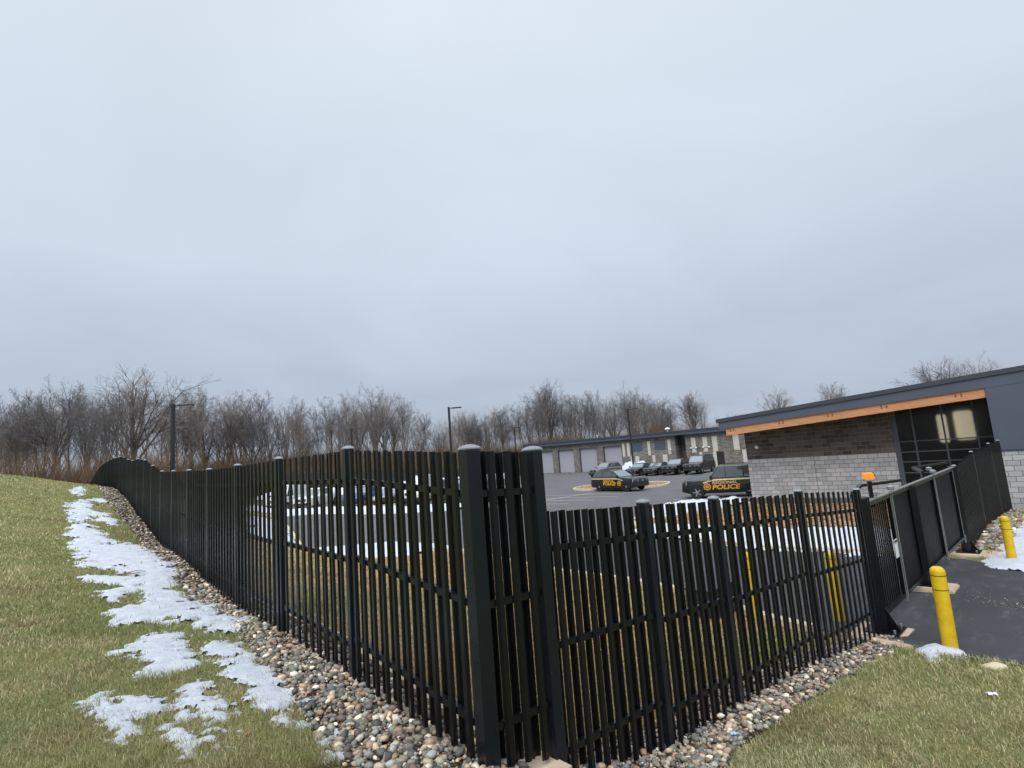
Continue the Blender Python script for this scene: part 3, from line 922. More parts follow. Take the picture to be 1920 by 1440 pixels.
# ---------------------------------------------------------------- grass blades
def make_grass():
    n = 660000
    # importance: denser near the camera
    ang = RNG.uniform(R(-47), R(50), n)
    r = 3.6 * np.exp(RNG.random(n) ** 1.22 * math.log(46 / 3.6))
    X = r * np.sin(ang); Y = r * np.cos(ang)
    q = np.c_[X - AX, Y - AY]
    s = q @ LD; d = q @ LO; rr = q @ RD; e = q @ RO
    ge = np.interp(s, [a for a, _ in LG], [b for _, b in LG]) + (fbm(s, s * 0, 3.0, 3) - .5) * .12
    re_ = np.interp(rr, [a for a, _ in RG], [b for _, b in RG]) + (fbm(rr, rr * 0, 3.0, 3) - .5) * .12
    left = (d > ge) & (s > -.3) & ((e > 0) | (s > .5))
    right = (e > re_) & (d < .9) & (rr > .6)
    mid = (s <= -.3) & (e > .7)
    inn_ = inside_fence(X, Y) & (d < -.35) & (e < -.35) & (r < 30) & ~inpoly(X, Y, BED)
    ok = left | right | mid | inn_
    ok &= ~inpoly(X, Y, LOT)
    sn = np.maximum(snow_sd(X, Y, SNOW['lawn'], .34, 1.0, 3.4), snow_sd(X, Y, SNOW['bank'], .55, 2, 2.2))
    sn = np.maximum(sn, snow_sd(X, Y, SNOW['near_bollard'], .05, 3))
    ok &= (sn < .03) | (RNG.random(n) < np.where(sn < .10, .45, np.where(sn < .2, .14, .05)))
    # concrete strip by the gate post
    X, Y, r, s, d, e, right, inn_ = X[ok], Y[ok], r[ok], s[ok], d[ok], e[ok], right[ok], inn_[ok]
    n = len(X)
    Z = H(X, Y) + (fbm(X, Y, 1.1, 2) - .5) * .05 - .004
    wind = np.radians(200) + (fbm(X, Y, .7, 6) - .5) * 2.0
    az = wind + RNG.normal(0, 1.5, n)
    L = (.024 + .034 * RNG.random(n)) * (1 + .35 * (fbm(X, Y, .9, 12) - .5)) * np.clip(r / 6, 1, 1.5)
    lean = RNG.uniform(.35, 1.15, n)
    # longer, wilder tufts where the mower misses the edge of the stones, and weedy clumps
    ge2 = np.interp(s, [a for a, _ in LG], [b for _, b in LG]); rr2 = np.c_[X - AX, Y - AY] @ RD
    re2 = np.interp(rr2, [a for a, _ in RG], [b for _, b in RG])
    edge = np.where(right, np.abs(e - re2), np.abs(d - ge2)) < .14
    tuft = (edge & (fbm(X, Y, 5.0, 33) > .45)) | (fbm(X, Y, 3.0, 51) > .70)
    L = np.where(tuft, L * RNG.uniform(1.2, 2.0, n), L)
    wd = (.0012 + .0012 * RNG.random(n)) * np.clip(r / 4.2, 1, 9)
    dx, dy = np.cos(az), np.sin(az)
    px, py = -dy, dx
    P0 = np.c_[X, Y, Z]
    up1 = np.cos(lean * .6); ho1 = np.sin(lean * .6)
    up2 = np.cos(lean * 1.25); ho2 = np.sin(lean * 1.25)
    P1 = P0 + np.c_[dx * ho1, dy * ho1, up1] * (L * .55)[:, None]
    P2 = P1 + np.c_[dx * ho2, dy * ho2, np.maximum(up2, -.1)] * (L * .45)[:, None]
    side = np.c_[px, py, px * 0] * wd[:, None]
    V = np.stack([P0 - side, P0 + side, P1 + side * .8, P1 - side * .8, P2], 1).reshape(-1, 3)
    b = np.arange(n)[:, None] * 5
    T = np.concatenate([b + [[0, 1, 2]], b + [[0, 2, 3]], b + [[3, 2, 4]]])
    g = fbm(X, Y, .6, 5) + (RNG.random(n) - .5) * .45
    green = np.array([.205, .255, .095]); olive = np.array([.345, .340, .155]); straw = np.array([.58, .52, .32]); brown = np.array([.28, .205, .115])
    t = np.clip((g - .3) / .4, 0, 1)[:, None]
    c = green * (1 - t) + olive * t
    dry = np.clip((fbm(X, Y, 1.7, 15) - .50) / .18, 0, 1)
    dry = np.where(right, np.clip(dry + .45 + .45 * np.clip((X - 2.5) / 3, 0, 1), 0, 1.25), dry)
    k = RNG.random(n) < dry * .42 + .14
    c = np.where(k[:, None], straw * (.6 + .6 * RNG.random(n))[:, None], c)
    c = np.where(right[:, None], c * 1.12, c)
    tanc = np.array([.52, .38, .20]) * (.75 + .5 * RNG.random(n))[:, None]
    tk = RNG.random(n) < np.clip(.35 + (fbm(X, Y, .5, 9) - .4) * 3 + np.clip((Y - 9) / 9, 0, .5), 0, .95)
    c = np.where((inn_ & tk)[:, None], tanc, c)
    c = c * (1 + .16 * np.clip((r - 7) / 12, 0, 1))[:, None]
    k2 = RNG.random(n) < np.clip((fbm(X, Y, 1.1, 25) - .56) / .12, 0, 1) * .38
    c = np.where(k2[:, None], brown, c)
    c = c * (.8 + .4 * RNG.random(n))[:, None]
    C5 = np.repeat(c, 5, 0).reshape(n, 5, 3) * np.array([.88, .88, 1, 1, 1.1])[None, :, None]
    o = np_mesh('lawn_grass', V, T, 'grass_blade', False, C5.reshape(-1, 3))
    tag(o, 'short winter grass, green mixed with straw, on both lawns outside the fence', None, None, 'stuff')
make_grass()

def fallen_leaves():
    n = 170
    a = RNG.uniform(R(-46), R(45), n); r = 4.2 + 7 * RNG.random(n) ** 1.4
    X = r * np.sin(a); Y = r * np.cos(a)
    k = ~inside_fence(X, Y) & ~inpoly(X, Y, LOT)
    X, Y = X[k], Y[k]; n = len(X)
    Z = H(X, Y) + .035
    M, _ = rot_mats(n)
    L0 = np.array([[-1, 0, 0], [-.3, .42, .12], [.5, .32, .05], [1.1, 0, .15], [.5, -.34, .06], [-.3, -.4, .14]])
    sz = .016 + .018 * RNG.random(n)
    V = np.vstack([L0 @ M[i].T * sz[i] + [X[i], Y[i], Z[i]] for i in range(n)])
    Q = np.vstack([[[0, 1, 2, 3], [0, 3, 4, 5]] + np.array(i * 6) for i in range(n)])
    C = np.repeat(np.array([[.23, .14, .075]]) * (.55 + .9 * RNG.random((n, 1))), 6, 0)
    o = np_mesh('fallen_leaves', V, Q, 'grass_blade', False, C)
    tag(o, 'scattered brown dead leaves on the grass and stones', None, None, 'stuff')
fallen_leaves()

# ---------------------------------------------------------------- fences
def pale_mesh(w=.082, dep=.012, th=.003):
    """corrugated pale, unit height, outward = -y, x along the fence"""
    h = w / 2
    out = [(-h, 0), (-h * .62, 0), (-h * .40, -dep), (h * .40, -dep), (h * .62, 0), (h, 0)]
    inn = [(x * (1 - .0), y + th) for x, y in out][::-1]
    inn = [(h, th), (h * .62 - .002, th), (h * .40 - .003, -dep + th), (-h * .40 + .003, -dep + th), (-h * .62 + .002, th), (-h, th)]
    ring = out + inn
    n = len(ring)
    V = [(x, y, 0) for x, y in ring] + [(x, y, 1) for x, y in ring]
    F = [(i, (i + 1) % n, n + (i + 1) % n, n + i) for i in range(n)]
    # end caps as quads so that the U stays open
    for i in range(5):
        F.append((i, i + 1, n - 2 - i, n - 1 - i)[::-1])
        F.append(tuple(n + k for k in (i, i + 1, n - 2 - i, n - 1 - i)))
    me = bpy.data.meshes.new('pale')
    me.from_pydata(V, [], F)
    me.materials.append(MAT['fence_black'])
    me.update()
    bm = bmesh.new(); bm.from_mesh(me); bmesh.ops.recalc_face_normals(bm, faces=bm.faces); bm.to_mesh(me); bm.free()
    return me
PALE = pale_mesh()
def post_meshes(w):
    bm = MB().bbox(-w / 2, w / 2, -w / 2, w / 2, 0, 1, .006)
    me = bpy.data.meshes.new('post'); me.from_pydata(bm.v, [], bm.f); me.materials.append(MAT['fence_post']); me.update()
    # low pyramid dome cap
    m = MB()
    k = w / 2 + .004
    prof = [(1.0, 0), (1.0, .008), (.86, .016), (.55, .026), (.2, .031)]
    V = []; F = []
    for sc_, z in prof:
        for a in range(4):
            for t in range(3):
                c = [(-1, -1), (1, -1), (1, 1), (-1, 1)]
                p, q = c[a], c[(a + 1) % 4]
                x = p[0] + (q[0] - p[0]) * t / 3; y = p[1] + (q[1] - p[1]) * t / 3
                V.append((x * k * sc_, y * k * sc_, z))
    for i in range(len(prof) - 1):
        for a in range(12):
            F.append((i * 12 + a, i * 12 + (a + 1) % 12, (i + 1) * 12 + (a + 1) % 12, (i + 1) * 12 + a))
    F.append(tuple(range((len(prof) - 1) * 12, len(prof) * 12)))
    F.append(tuple(range(11, -1, -1)))
    cp = bpy.data.meshes.new('cap'); cp.from_pydata(V, [], F); cp.materials.append(MAT['cap_metal']); cp.update()
    return me, cp
POST75 = post_meshes(.074)
POST100 = post_meshes(.096)
def add_post(root, p, zb, zt, rz, big=False):
    me, cp = POST100 if big else POST75
    o = bpy.data.objects.new('post', me); COL.objects.link(o); o.parent = root
    rl = root.location
    o.location = (p[0] - rl.x, p[1] - rl.y, zb - .15 - rl.z)
    o.scale = (1.0, 1.15 if not big else 1.05, zt - zb + .15)
    o.rotation_euler = (0, 0, rz)
    c = bpy.data.objects.new('cap', cp); COL.objects.link(c); c.parent = o
    c.location = (0, 0, 1.0); c.scale = (1, 1, 1 / (zt - zb + .15))
    return o
def add_pale(root, p, zb, zt, rz, sx=1.0):
    o = bpy.data.objects.new('pale', PALE); COL.objects.link(o); o.parent = root
    rl = root.location
    o.location = (p[0] - rl.x, p[1] - rl.y, zb - rl.z)
    o.scale = (sx, 1, zt - zb)
    o.rotation_euler = (0, 0, rz)
def add_rail(root, a, b, outdir):
    """open channel rail between two 3d points"""
    rl = root.location
    a = Vector(a) - rl; b = Vector(b) - rl
    m = MB().beam(a, b, .034, .004)
    up = Vector((0, 0, 1))
    m2 = MB()
    m2.beam(a + up * .020, b + up * .020, .034, .004)
    m2.beam(a - up * .020, b - up * .020, .034, .004)
    od = Vector((outdir[0], outdir[1], 0)) * .016
    m2.beam(a + od, b + od, .004, .040)
    m2.build('rail', 'fence_black', root)
def run_panel(root, f, s0, s1, zb0, zb1, zt0, zt1, n, rz, od, outlen=.032, rails=(.27, .955, 1.67), rear=None, sx=1.0, rsx=1.0):
    """pales on both faces of the rails between two posts; f(s, d) plan, d > 0 outward.
    rear: None = a rear pale each, or an MB that collects the far ones into one part"""
    for i in range(n):
        t = (i + .5) / n
        s = s0 + .05 + (s1 - s0 - .10) * t
        zb = zb0 + (zb1 - zb0) * t; zt = zt0 + (zt1 - zt0) * t
        add_pale(root, f(s, outlen), zb + random.uniform(-.006, .006), zt + random.uniform(-.004, .004), rz, sx)
        q = f(s - .034, outlen - .048)
        if rear is None:
            add_pale(root, q, zb + random.uniform(-.006, .006), zt + random.uniform(-.004, .004), rz + math.pi, sx * rsx)
        else:
            rl = root.location
            c, sn_ = math.cos(rz) * .041 * rsx, math.sin(rz) * .041 * rsx
            x, y = q[0] - rl.x, q[1] - rl.y
            o_ = Vector((od[0], od[1], 0)) * .012
            rear.add([(x - c, y - sn_, zb - rl.z), (x + c, y + sn_, zb - rl.z), (x + c, y + sn_, zt - rl.z), (x - c, y - sn_, zt - rl.z),
                      (x - c - o_.x, y - sn_ - o_.y, zb - rl.z), (x + c - o_.x, y + sn_ - o_.y, zb - rl.z), (x + c - o_.x, y + sn_ - o_.y, zt - rl.z), (x - c - o_.x, y - sn_ - o_.y, zt - rl.z)],
                     [(0, 1, 2, 3), (7, 6, 5, 4), (0, 4, 5, 1), (1, 5, 6, 2), (2, 6, 7, 3), (3, 7, 4, 0)])
    hh = ((zt0 - zb0) + (zt1 - zb1)) / 2
    for k in rails:
        q = k / 1.94 * hh
        a = f(s0, outlen - .024); b = f(s1, outlen - .024)
        add_rail(root, (a[0], a[1], zt0 - q), (b[0], b[1], zt1 - q), od)
# left fence -----------------------------------------------------------
ang_l = math.atan2(-LD[1], -LD[0])          # x axis of a pale runs towards the corner so that -y looks outward
# outward (LO) must be local -y
def rz_for(outward):
    # local -y = outward  ->  local x = outward rotated +90 deg
    return math.atan2(outward[1], outward[0]) + math.pi / 2
LPOSTS = [(0, -.06, 1.74), (1.92, -.08, 1.85), (4.05, -.10, 1.85), (6.16, -.18, 1.84), (8.37, -.14, 1.84), (10.6, -.02, 1.88), (12.88, 0, 1.92), (15.1, .03, 1.97), (17.4, .23, 2.20), (19.76, .38, 2.47),
          (22.3, .60, 2.62), (24.95, .83, 2.66), (27.3, 1.01, 2.80), (29.9, 1.2, 3.02), (32.4, 1.36, 3.17), (34.8, 1.45, 3.23), (37.2, 1.52, 3.25), (39.6, 1.52, 3.22), (42.0, 1.5, 3.18)]
fl = empty('fence', (AX, AY, -.1))
tag(fl, 'long black steel picket fence running uphill at left past the stony strip', 'fence')
rzl = rz_for(LO)
_bs = [0, 33, 35, 38, 41, 44, 47, 50, 53, 56]
_bo = [0, 0, .08, .2, .32, .42, .5, .58, .64, .76]
def LPc(s, d=0.0):
    # far end bends slightly to the left
    return LP(s, d + float(np.interp(s, _bs, _bo)))
for i, (s, zb, zt) in enumerate(LPOSTS):
    add_post(fl, LPc(s), zb, zt + .015, rzl, big=(i == 0))
LREAR = MB()
for (s0, b0, t0), (s1, b1, t1) in zip(LPOSTS[:-1], LPOSTS[1:]):
    run_panel(fl, LPc, s0, s1, b0, b1, t0, t1, 10, rzl, LO, rear=None if s0 < 19 else LREAR, rsx=1.0 if s0 < 1.5 else 1.3 if s0 < 3 else 1.75)
_o = LREAR.build('rear_pales', 'fence_black', fl); _o['kind'] = 'stuff'
# the run beyond the crest, turning away
LFAR = [(42.0, 1.5, 3.18), (44.4, 1.35, 3.1), (46.8, 1.2, 2.96), (49.2, .95, 2.75), (51.6, .7, 2.52), (54.0, .5, 2.3), (56.4, .3, 2.1)]
ff = empty('fence', (*LPc(42.0), 1.5))
tag(ff, 'far end of the black fence curving down behind the grassy crest', 'fence')
for i, (s, zb, zt) in enumerate(LFAR[1:]):
    add_post(ff, LPc(s), zb, zt + .015, rzl)
for (s0, b0, t0), (s1, b1, t1) in zip(LFAR[:-1], LFAR[1:]):
    run_panel(ff, LPc, s0, s1, b0, b1, t0, t1, 10, rzl, LO)
# right fence ----------------------------------------------------------
rzr = rz_for(RO)
fr = empty('fence', (*RP(.56), -.4))
tag(fr, 'black steel picket fence stepping down from the corner post to the gate', 'fence')
add_post(fr, RP(.55), -.40, 1.72, rzr, big=True)
run_panel(fr, RP, .02, .55, -.1, -.22, 1.74, 1.71, 3, rzr, RO, sx=.82)
RPOSTS = [(.55, -.38, 1.30), (1.80, -.68, 1.20), (3.0, -.80, 1.10), (5.18, -1.04, .95), (7.50, -1.36, .74)]
for s, zb, zt in RPOSTS[1:]:
    add_post(fr, RP(s), zb, zt + .02, rzr)
for (s0, b0, t0), (s1, b1, t1), n, w_ in zip(RPOSTS[:-1], RPOSTS[1:], (7, 6, 10, 11), (.86, .92, 1.0, 1.0)):
    run_panel(fr, RP, s0, s1, b0, b1, t0, t1, n, rzr, RO, sx=w_)
# concrete footing in the corner
cf = MB()
for (x0, x1, y0, y1, z) in ((-.15, .28, -.16, .24, .0),):
    a = RP(.05, -.14); b = RP(.52, -.14); c = RP(.52, .16); d = RP(.05, .16)
    cf.prism([tuple(a), tuple(b), tuple(c), tuple(d)], -.6, -.235)
o = cf.build('concrete_footing', 'concrete_pad')
tag(o, 'pinkish concrete footing between the two posts at the fence corner', 'footing')
# mow strip behind the left fence
def mow_strip():
    V = []; F = []
    ss = np.arange(.5, 14, .5)
    for s in ss:
        for d in (-.42, -.30):
            p = LP(s, d); z = h1(*LP(s, -.3))
            for zz in (-.2, .06): V.append((p[0], p[1], z + zz))
    for i in range(len(ss) - 1):
        a = i * 4; b = a + 4
        F += [(a, b, b + 1, a + 1), (a + 1, b + 1, b + 3, a + 3), (a + 3, b + 3, b + 2, a + 2)]
    F += [(0, 1, 3, 2)]
    o = mesh_obj('edging_strip', V, F, 'concrete_pad')
    tag(o, kind='structure')
mow_strip()
# far fence beyond the gate -------------------------------------------
f2 = empty('fence', (*RP(15.9), -1.6))
tag(f2, 'dark slatted fence from the gate to the building corner', 'fence')
F2P = [(15.75, -1.58, .52), (18.8, -1.43, .72), (22.7, -1.58, .80), (25.45, -1.72, .80)]
for s, zb, zt in F2P:
    add_post(f2, RP(s), zb, zt + .03, rzr)
for (s0, b0, t0), (s1, b1, t1), n in zip(F2P[:-1], F2P[1:], (16, 20, 14)):
    run_panel(f2, RP, s0, s1, b0, b1, t0, t1, n, rzr, RO)

# ---------------------------------------------------------------- gate
def gp(r, e, z):
    p = RP(r, e)
    return Vector((p[0], p[1], z))
gate = empty('gate', (*RP(7.8), -1.36))
tag(gate, 'black steel four-panel driveway gate, closed across the drive', 'gate')
GL = gate.location
def gl(v): return Vector(v) - GL
GZ0, GZ1 = -1.22, .52
cuts = [7.86, 9.25, 10.86, 12.95, 15.25]
for k in range(4):
    a, b = cuts[k] + .03, cuts[k + 1] - .03
    fr_ = MB()
    for z in (GZ0 + .04, GZ1 - .03):
        fr_.beam(gl(gp(a, 0, z)), gl(gp(b, 0, z)), .06, .06)
    for r in (a + .03, b - .03):
        fr_.beam(gl(gp(r, 0, GZ0 + .01)), gl(gp(r, 0, GZ1)), .06, .06, up=(RO[0], RO[1], 0))
    leaf = fr_.build('gate_leaf', 'fence_black', gate)
    n = int((b - a - .1) / .118)
    pm = MB()
    bwid = .016 if k == 0 else .054
    pm.box(-bwid, bwid, -.010, .010, 0, 1)
    me = bpy.data.meshes.new('bar'); me.from_pydata(pm.v, [], pm.f); me.materials.append(MAT['fence_black' if k == 0 else 'gate_black']); me.update()
    for i in range(n):
        r = a + .09 + (b - a - .18) * (i + .5) / n
        o = bpy.data.objects.new('bar', me); COL.objects.link(o); o.parent = leaf
        o.location = gl(gp(r, -.03, GZ0 + .02)); o.scale = (1, 1, GZ1 - GZ0 - .05); o.rotation_euler = (0, 0, rzr)
    # lighter edge trim where the leaves meet
    for rr_, ww in ((a + .02, .045), (b - .02, .03)):
        t = MB().beam(gl(gp(rr_, .034, GZ0)), gl(gp(rr_, .034, GZ1)), ww, .008, up=(RO[0], RO[1], 0))
        t.build('edge_trim', 'trim_pale', leaf)
    # wheel / drop bolt foot
    w = MB().beam(gl(gp(b - .05, .05, GZ0 - .06)), gl(gp(b - .05, .05, GZ0 + .12)), .03, .03, up=(RO[0], RO[1], 0))
    w.build('drop_bolt', 'galv', leaf)
# top track and folding arms
tr = MB().beam(gl(gp(7.6, .03, GZ1 + .025)), gl(gp(10.9, .03, GZ1 + .025)), .06, .02)
tr.beam(gl(gp(10.9, .03, GZ1 + .025)), gl(gp(15.6, .03, GZ1 + .025)), .06, .02)
tr.build('top_rail', 'trim_pale', gate)
for (r0, e0, r1, e1) in ((7.6, -.1, 9.35, -.45), (9.35, -.45, 10.4, -.05), (12.4, -.05, 13.9, -.5), (13.9, -.5, 15.5, -.1)):
    ar = MB().beam(gl(gp(r0, e0, GZ1 + .13)), gl(gp(r1, e1, GZ1 + .13)), .06, .05)
    ar.build('folding_arm', 'fence_black', gate)
for r, e in ((8.35, .0), (9.3, .03), (12.95, .03), (13.9, -.2)):
    hg = MB().lathe([(.05, 0), (.06, .02), (.06, .06), (.03, .08)], 12, gl(gp(r, e, GZ1 + .06)))
    hg.build('hinge', 'galv', gate)
# gate posts
def gate_post(r, zb, zt, wide):
    p = MB()
    for dr, de in ((0, 0), (wide, -.02)):
        c = gl(gp(r + dr, de, 0))
        p.add(*(lambda m: (m.v, m.f))(MB().bbox(c.x - .07, c.x + .07, c.y - .07, c.y + .07, zb + .02 - GL.z, zt - GL.z, .012)))
    o = p.build('gate_post', 'fence_black', gate)
    bp = MB(); c = gl(gp(r + wide / 2, .04, 0))
    q = [gl(gp(r - .16, -.2, 0)), gl(gp(r + wide + .16, -.2, 0)), gl(gp(r + wide + .16, .26, 0)), gl(gp(r - .16, .26, 0))]
    bp.prism([(v.x, v.y) for v in q], zb - GL.z, zb + .022 - GL.z)
    # gusset
    a = gl(gp(r + wide / 2, .07, zb + .02)); b = gl(gp(r + wide / 2, .24, zb + .02)); t = gl(gp(r + wide / 2, .07, zb + .34))
    n = Vector((RD[0], RD[1], 0)) * .008
    bp.add([a - n, b - n, t - n, a + n, b + n, t + n], [(0, 1, 2), (5, 4, 3), (0, 3, 4, 1), (1, 4, 5, 2), (2, 5, 3, 0)])
    bp.build('base_plate', 'fence_black', o)
    for dr, de in ((-.1, .2), (wide + .1, .2)):
        v = gl(gp(r + dr, de, zb + .02))
        MB().lathe([(.018, 0), (.018, .05), (.008, .055)], 8, v).build('anchor_bolt', 'galv', o)
    return o
gate_post(7.62, -1.36, .62, .17)
gate_post(15.42, -1.56, .56, .12)
mp = gate_post(10.80, -1.36, .50, .12)
# concrete pads under the gate posts
def pad(name, label, r0, r1, e0, e1, z0, z1):
    P = [RP(r0, e0), RP(r1, e0), RP(r1, e1), RP(r0, e1)]
    bm = bmesh.new()
    m = MB().prism([tuple(p) for p in P], z0, z1)
    vs = [bm.verts.new(v) for v in m.v]
    for f in m.f: bm.faces.new([vs[i] for i in f])
    bmesh.ops.bevel(bm, geom=list(bm.edges), offset=.02, segments=2, affect='EDGES')
    me = bpy.data.meshes.new(name); bm.to_mesh(me); bm.free()
    me.materials.append(MAT['concrete_pad'])
    o = bpy.data.objects.new(name, me); COL.objects.link(o)
    tag(o, label, 'concrete pad')
pad('concrete_pad', 'concrete pad under the near gate post beside the lawn', 7.35, 8.0, -.35, .36, -1.75, -1.362)
pad('concrete_pad', 'concrete pad under the far gate post beside the gravel', 15.0, 15.85, -.3, .62, -1.95, -1.563)
pad('concrete_pad', 'concrete pad under the middle of the gate', 10.55, 11.15, -.2, .45, -1.7, -1.362)
kerb('kerb', [tuple(RP(7.30, -.30)), tuple(RP(7.12, -.05)), tuple(RP(6.98, .2)), tuple(RP(6.80, .52))], w=.14, hgt=.055, mat='concrete_pad', step=.12)
kerb('kerb', [tuple(RP(15.75, .58)), tuple(RP(16.1, .85)), tuple(RP(16.6, 1.3))], w=.16, hgt=.10, mat='concrete_pad', step=.2)
# sign on the gate
sg = MB().beam(gl(gp(8.98, .05, -.22)), gl(gp(8.98, .05, -.52)), .20, .004, up=(RO[0], RO[1], 0))
so = sg.build('warning_sign', 'plastic_white', gate)
MB().beam(gl(gp(8.98, .0535, -.235)), gl(gp(8.98, .0535, -.275)), .19, .004, up=(RO[0], RO[1], 0)).build('sign_header', 'ring_red', so)
# warning beacon
bc = empty('beacon', (*RP(8.30, -.02), .42))
tag(bc, 'orange warning beacon on a short dark pole above the gate', 'beacon')
MB().box(-.028, .028, -.028, .028, -.02, .42).build('pole', 'fence_black', bc)
MB().bbox(-.075, .075, -.06, .06, .40, .435, .006).build('base', 'cap_metal', bc)
k = NT('orange_lens')
k.set(color=(.95, .22, .01, 1), rough=.25, emit=(1.0, .20, .005, 1), estr=.55)
MAT['orange_lens'] = k.m
lens = MB().bbox(-.07, .07, -.055, .055, .437, .535, .012)
for i in range(5):
    z = .45 + i * .017
    lens.box(-.072, .072, -.057, .057, z, z + .006)
lens.build('lens', 'orange_lens', bc)
bc.rotation_euler = (0, 0, R(-20))

# ---------------------------------------------------------------- bollards
def bollard(x, y, label, hgt=1.07, z=None):
    z = h1(x, y) if z is None else z
    b = empty('bollard', (x, y, z))
    tag(b, label, 'bollard', 'yellow bollards by the gate')
    r = .088
    prof = [(r, -.1), (r, hgt - .075)]
    for t in range(1, 7):
        a = math.pi / 2 * t / 6
        prof.append((r * (.35 + .65 * math.cos(a)), hgt - .075 + .075 * math.sin(a)))
    o = MB().lathe(prof, 32).build('sleeve', 'yellow_paint', b); autosmooth(o, 50)
    for zz in (hgt - .115, hgt - .30):
        q = MB().lathe([(r + .0005, zz), (r + .003, zz + .002), (r + .003, zz + .008), (r + .0005, zz + .010)], 32).build('band', 'ring_red', b)
        autosmooth(q, 50)
    return b
bollard(5.54, 7.54, 'yellow bollard at the lawn corner in front of the gate', z=-1.3)
bollard(11.06, 12.69, 'yellow bollard standing in snow by the far gravel strip', z=-1.62)
bollard(3.95, 10.0, 'yellow bollard on the lawn edge behind the fence', z=-1.42)
bollard(*RP(8.2, -.75), 'yellow bollard just inside the near gate leaf', z=-1.42)
bollard(*RP(15.0, -.9), 'yellow bollard just inside the far gate leaf', z=-1.55)
# operator cabinet inside
oc = empty('operator_cabinet', (6.9, 11.9, h1(6.9, 11.9)), R(43))
oc.location = (*RP(7.4, -2.6), h1(*RP(7.4, -2.6)))
tag(oc, 'low black gate operator cabinet behind the fence near the gate', 'cabinet')
MB().bbox(-.45, .45, -.25, .25, .0, .50, .02).build('housing', 'dark_plastic', oc)
MB().bbox(-.47, .47, -.27, .27, .502, .54, .015).build('lid', 'dark_plastic', oc)
MB().box(-.2, .2, -.256, -.251, .12, .40).build('door', 'fence_black', oc)

# ---------------------------------------------------------------- main building
def mat_block(name, c0, c1, rough=.92):
    k = NT(name)
    oi = k.n('ShaderNodeObjectInfo')
    p = k.pos()
    c = k.ramp(oi.outputs['Random'], [(0, c0), (1, c1)])
    c = k.mix(.7, c, k.ramp(k.noise(p, 45.0, 5, .7), [(0.3, (.72, .72, .72, 1)), (0.7, (1.2, 1.2, 1.2, 1))]), 'MULTIPLY')
    k.set(color=c, rough=rough, spec=.15)
    k.bump(k.noise(p, 90.0, 4, .7), .5, .01)
    MAT[name] = k.m
mat_block('block_light', srgb(160, 162, 166), srgb(186, 187, 190))
mat_block('block_dark', srgb(70, 68, 68), srgb(106, 103, 102))
plain('mortar_light', srgb(98, 96, 93), .95, var=.1)
plain('mortar_dark', srgb(146, 140, 134), .95, var=.1)
def mat_wood():
    k = NT('timber')
    tc = k.obj()
    sc = k.n('ShaderNodeVectorMath', operation='MULTIPLY')
    sc.inputs[1].default_value = (.7, 9, 9)
    k.l(tc, sc.inputs[0])
    c = k.ramp(k.noise(sc.outputs[0], 3.0, 6, .65, .8), [(0.25, srgb(160, 108, 72)), (0.5, srgb(194, 138, 96)), (0.75, srgb(212, 160, 118))])
    k.set(color=c, rough=.55)
    MAT['timber'] = k.m
mat_wood()
def mat_pane(name, tint, rough):
    k = NT(name)
    k.set(color=tint, rough=rough, trans=1.0, spec=.5)
    k.b.inputs['IOR'].default_value = 1.35
    MAT[name] = k.m
mat_pane('window_glass', (.42, .44, .48, 1), .26)
k = NT('lantern'); k.set(color=(.8, .72, .55, 1), rough=.6, emit=(1.0, .84, .55, 1), estr=.55); MAT['lantern'] = k.m
plain('room_dark', srgb(44, 42, 44), .9)
mb = empty('building', (17.0, 24.9, -1.8), math.atan2(-.669, .743))
tag(mb, 'grey block building with sloping metal roof and orange timber beam', 'building')
Z0 = 1.8         # local z = world z + 1.8
def wz(z): return z + Z0
FB = lambda s: wz(2.19 + .066 * (s + 6.9))
FT = lambda s: wz(2.74 + .073 * (s + 6.9))
# front wall: backing in two mortar colours + a block each
wall = MB().box(-6.3, .30, 0, .3, wz(-2.2), wz(.48)).build('wall', 'mortar_light', mb)
bdk = MB()
bdk.add([(-6.3, 0, wz(.48)), (.30, 0, wz(.48)), (.30, 0, FB(.3)), (-6.3, 0, FB(-6.3)), (-6.3, .3, wz(.48)), (.30, .3, wz(.48)), (.30, .3, FB(.3)), (-6.3, .3, FB(-6.3))],
        [(0, 1, 2, 3), (7, 6, 5, 4), (0, 4, 5, 1), (1, 5, 6, 2), (2, 6, 7, 3), (3, 7, 4, 0)])
upper = bdk.build('upper_wall', 'mortar_dark', mb)
BW, BH, J = .4064, .2032, .017
def block_me(w, mat):
    m = MB().bbox(0, w - J, -.012, .05, 0, BH - J, .006)
    me = bpy.data.meshes.new('block'); me.from_pydata(m.v, [], m.f); me.materials.append(MAT[mat]); me.update()
    return me
def block_me_plain(w, mat):
    m = MB().box(0, w - J, -.011, .05, 0, BH - J)
    me = bpy.data.meshes.new('block'); me.from_pydata(m.v, [], m.f); me.materials.append(MAT[mat]); me.update()
    return me
cache = {}
def put_block(s, z, w, mat, par, t=0.0):
    key = (round(w, 3), mat)
    if key not in cache: cache[key] = block_me_plain(w, mat)
    o = bpy.data.objects.new('block', cache[key]); COL.objects.link(o); o.parent = par
    o.location = (s + J / 2, t, z + J / 2)
def courses(par, s0, s1, zb, n, mat, zmax=None, t=0.0, off=0):
    for i in range(n):
        z = zb + i * BH
        s = s0 - (BW / 2 if (i + off) % 2 else 0)
        while s < s1 - .02:
            a = max(s, s0); b = min(s + BW, s1)
            if zmax is None or z + BH < zmax((a + b) / 2) + .12:
                if b - a > .05: put_block(a, z, b - a, mat, par, t)
            s += BW
courses(wall, -6.3, .30, wz(.48) - 10 * BH, 10, 'block_light')
courses(upper, -6.3, .30, wz(.48), 9, 'block_dark', zmax=lambda s: FB(s) - .18)
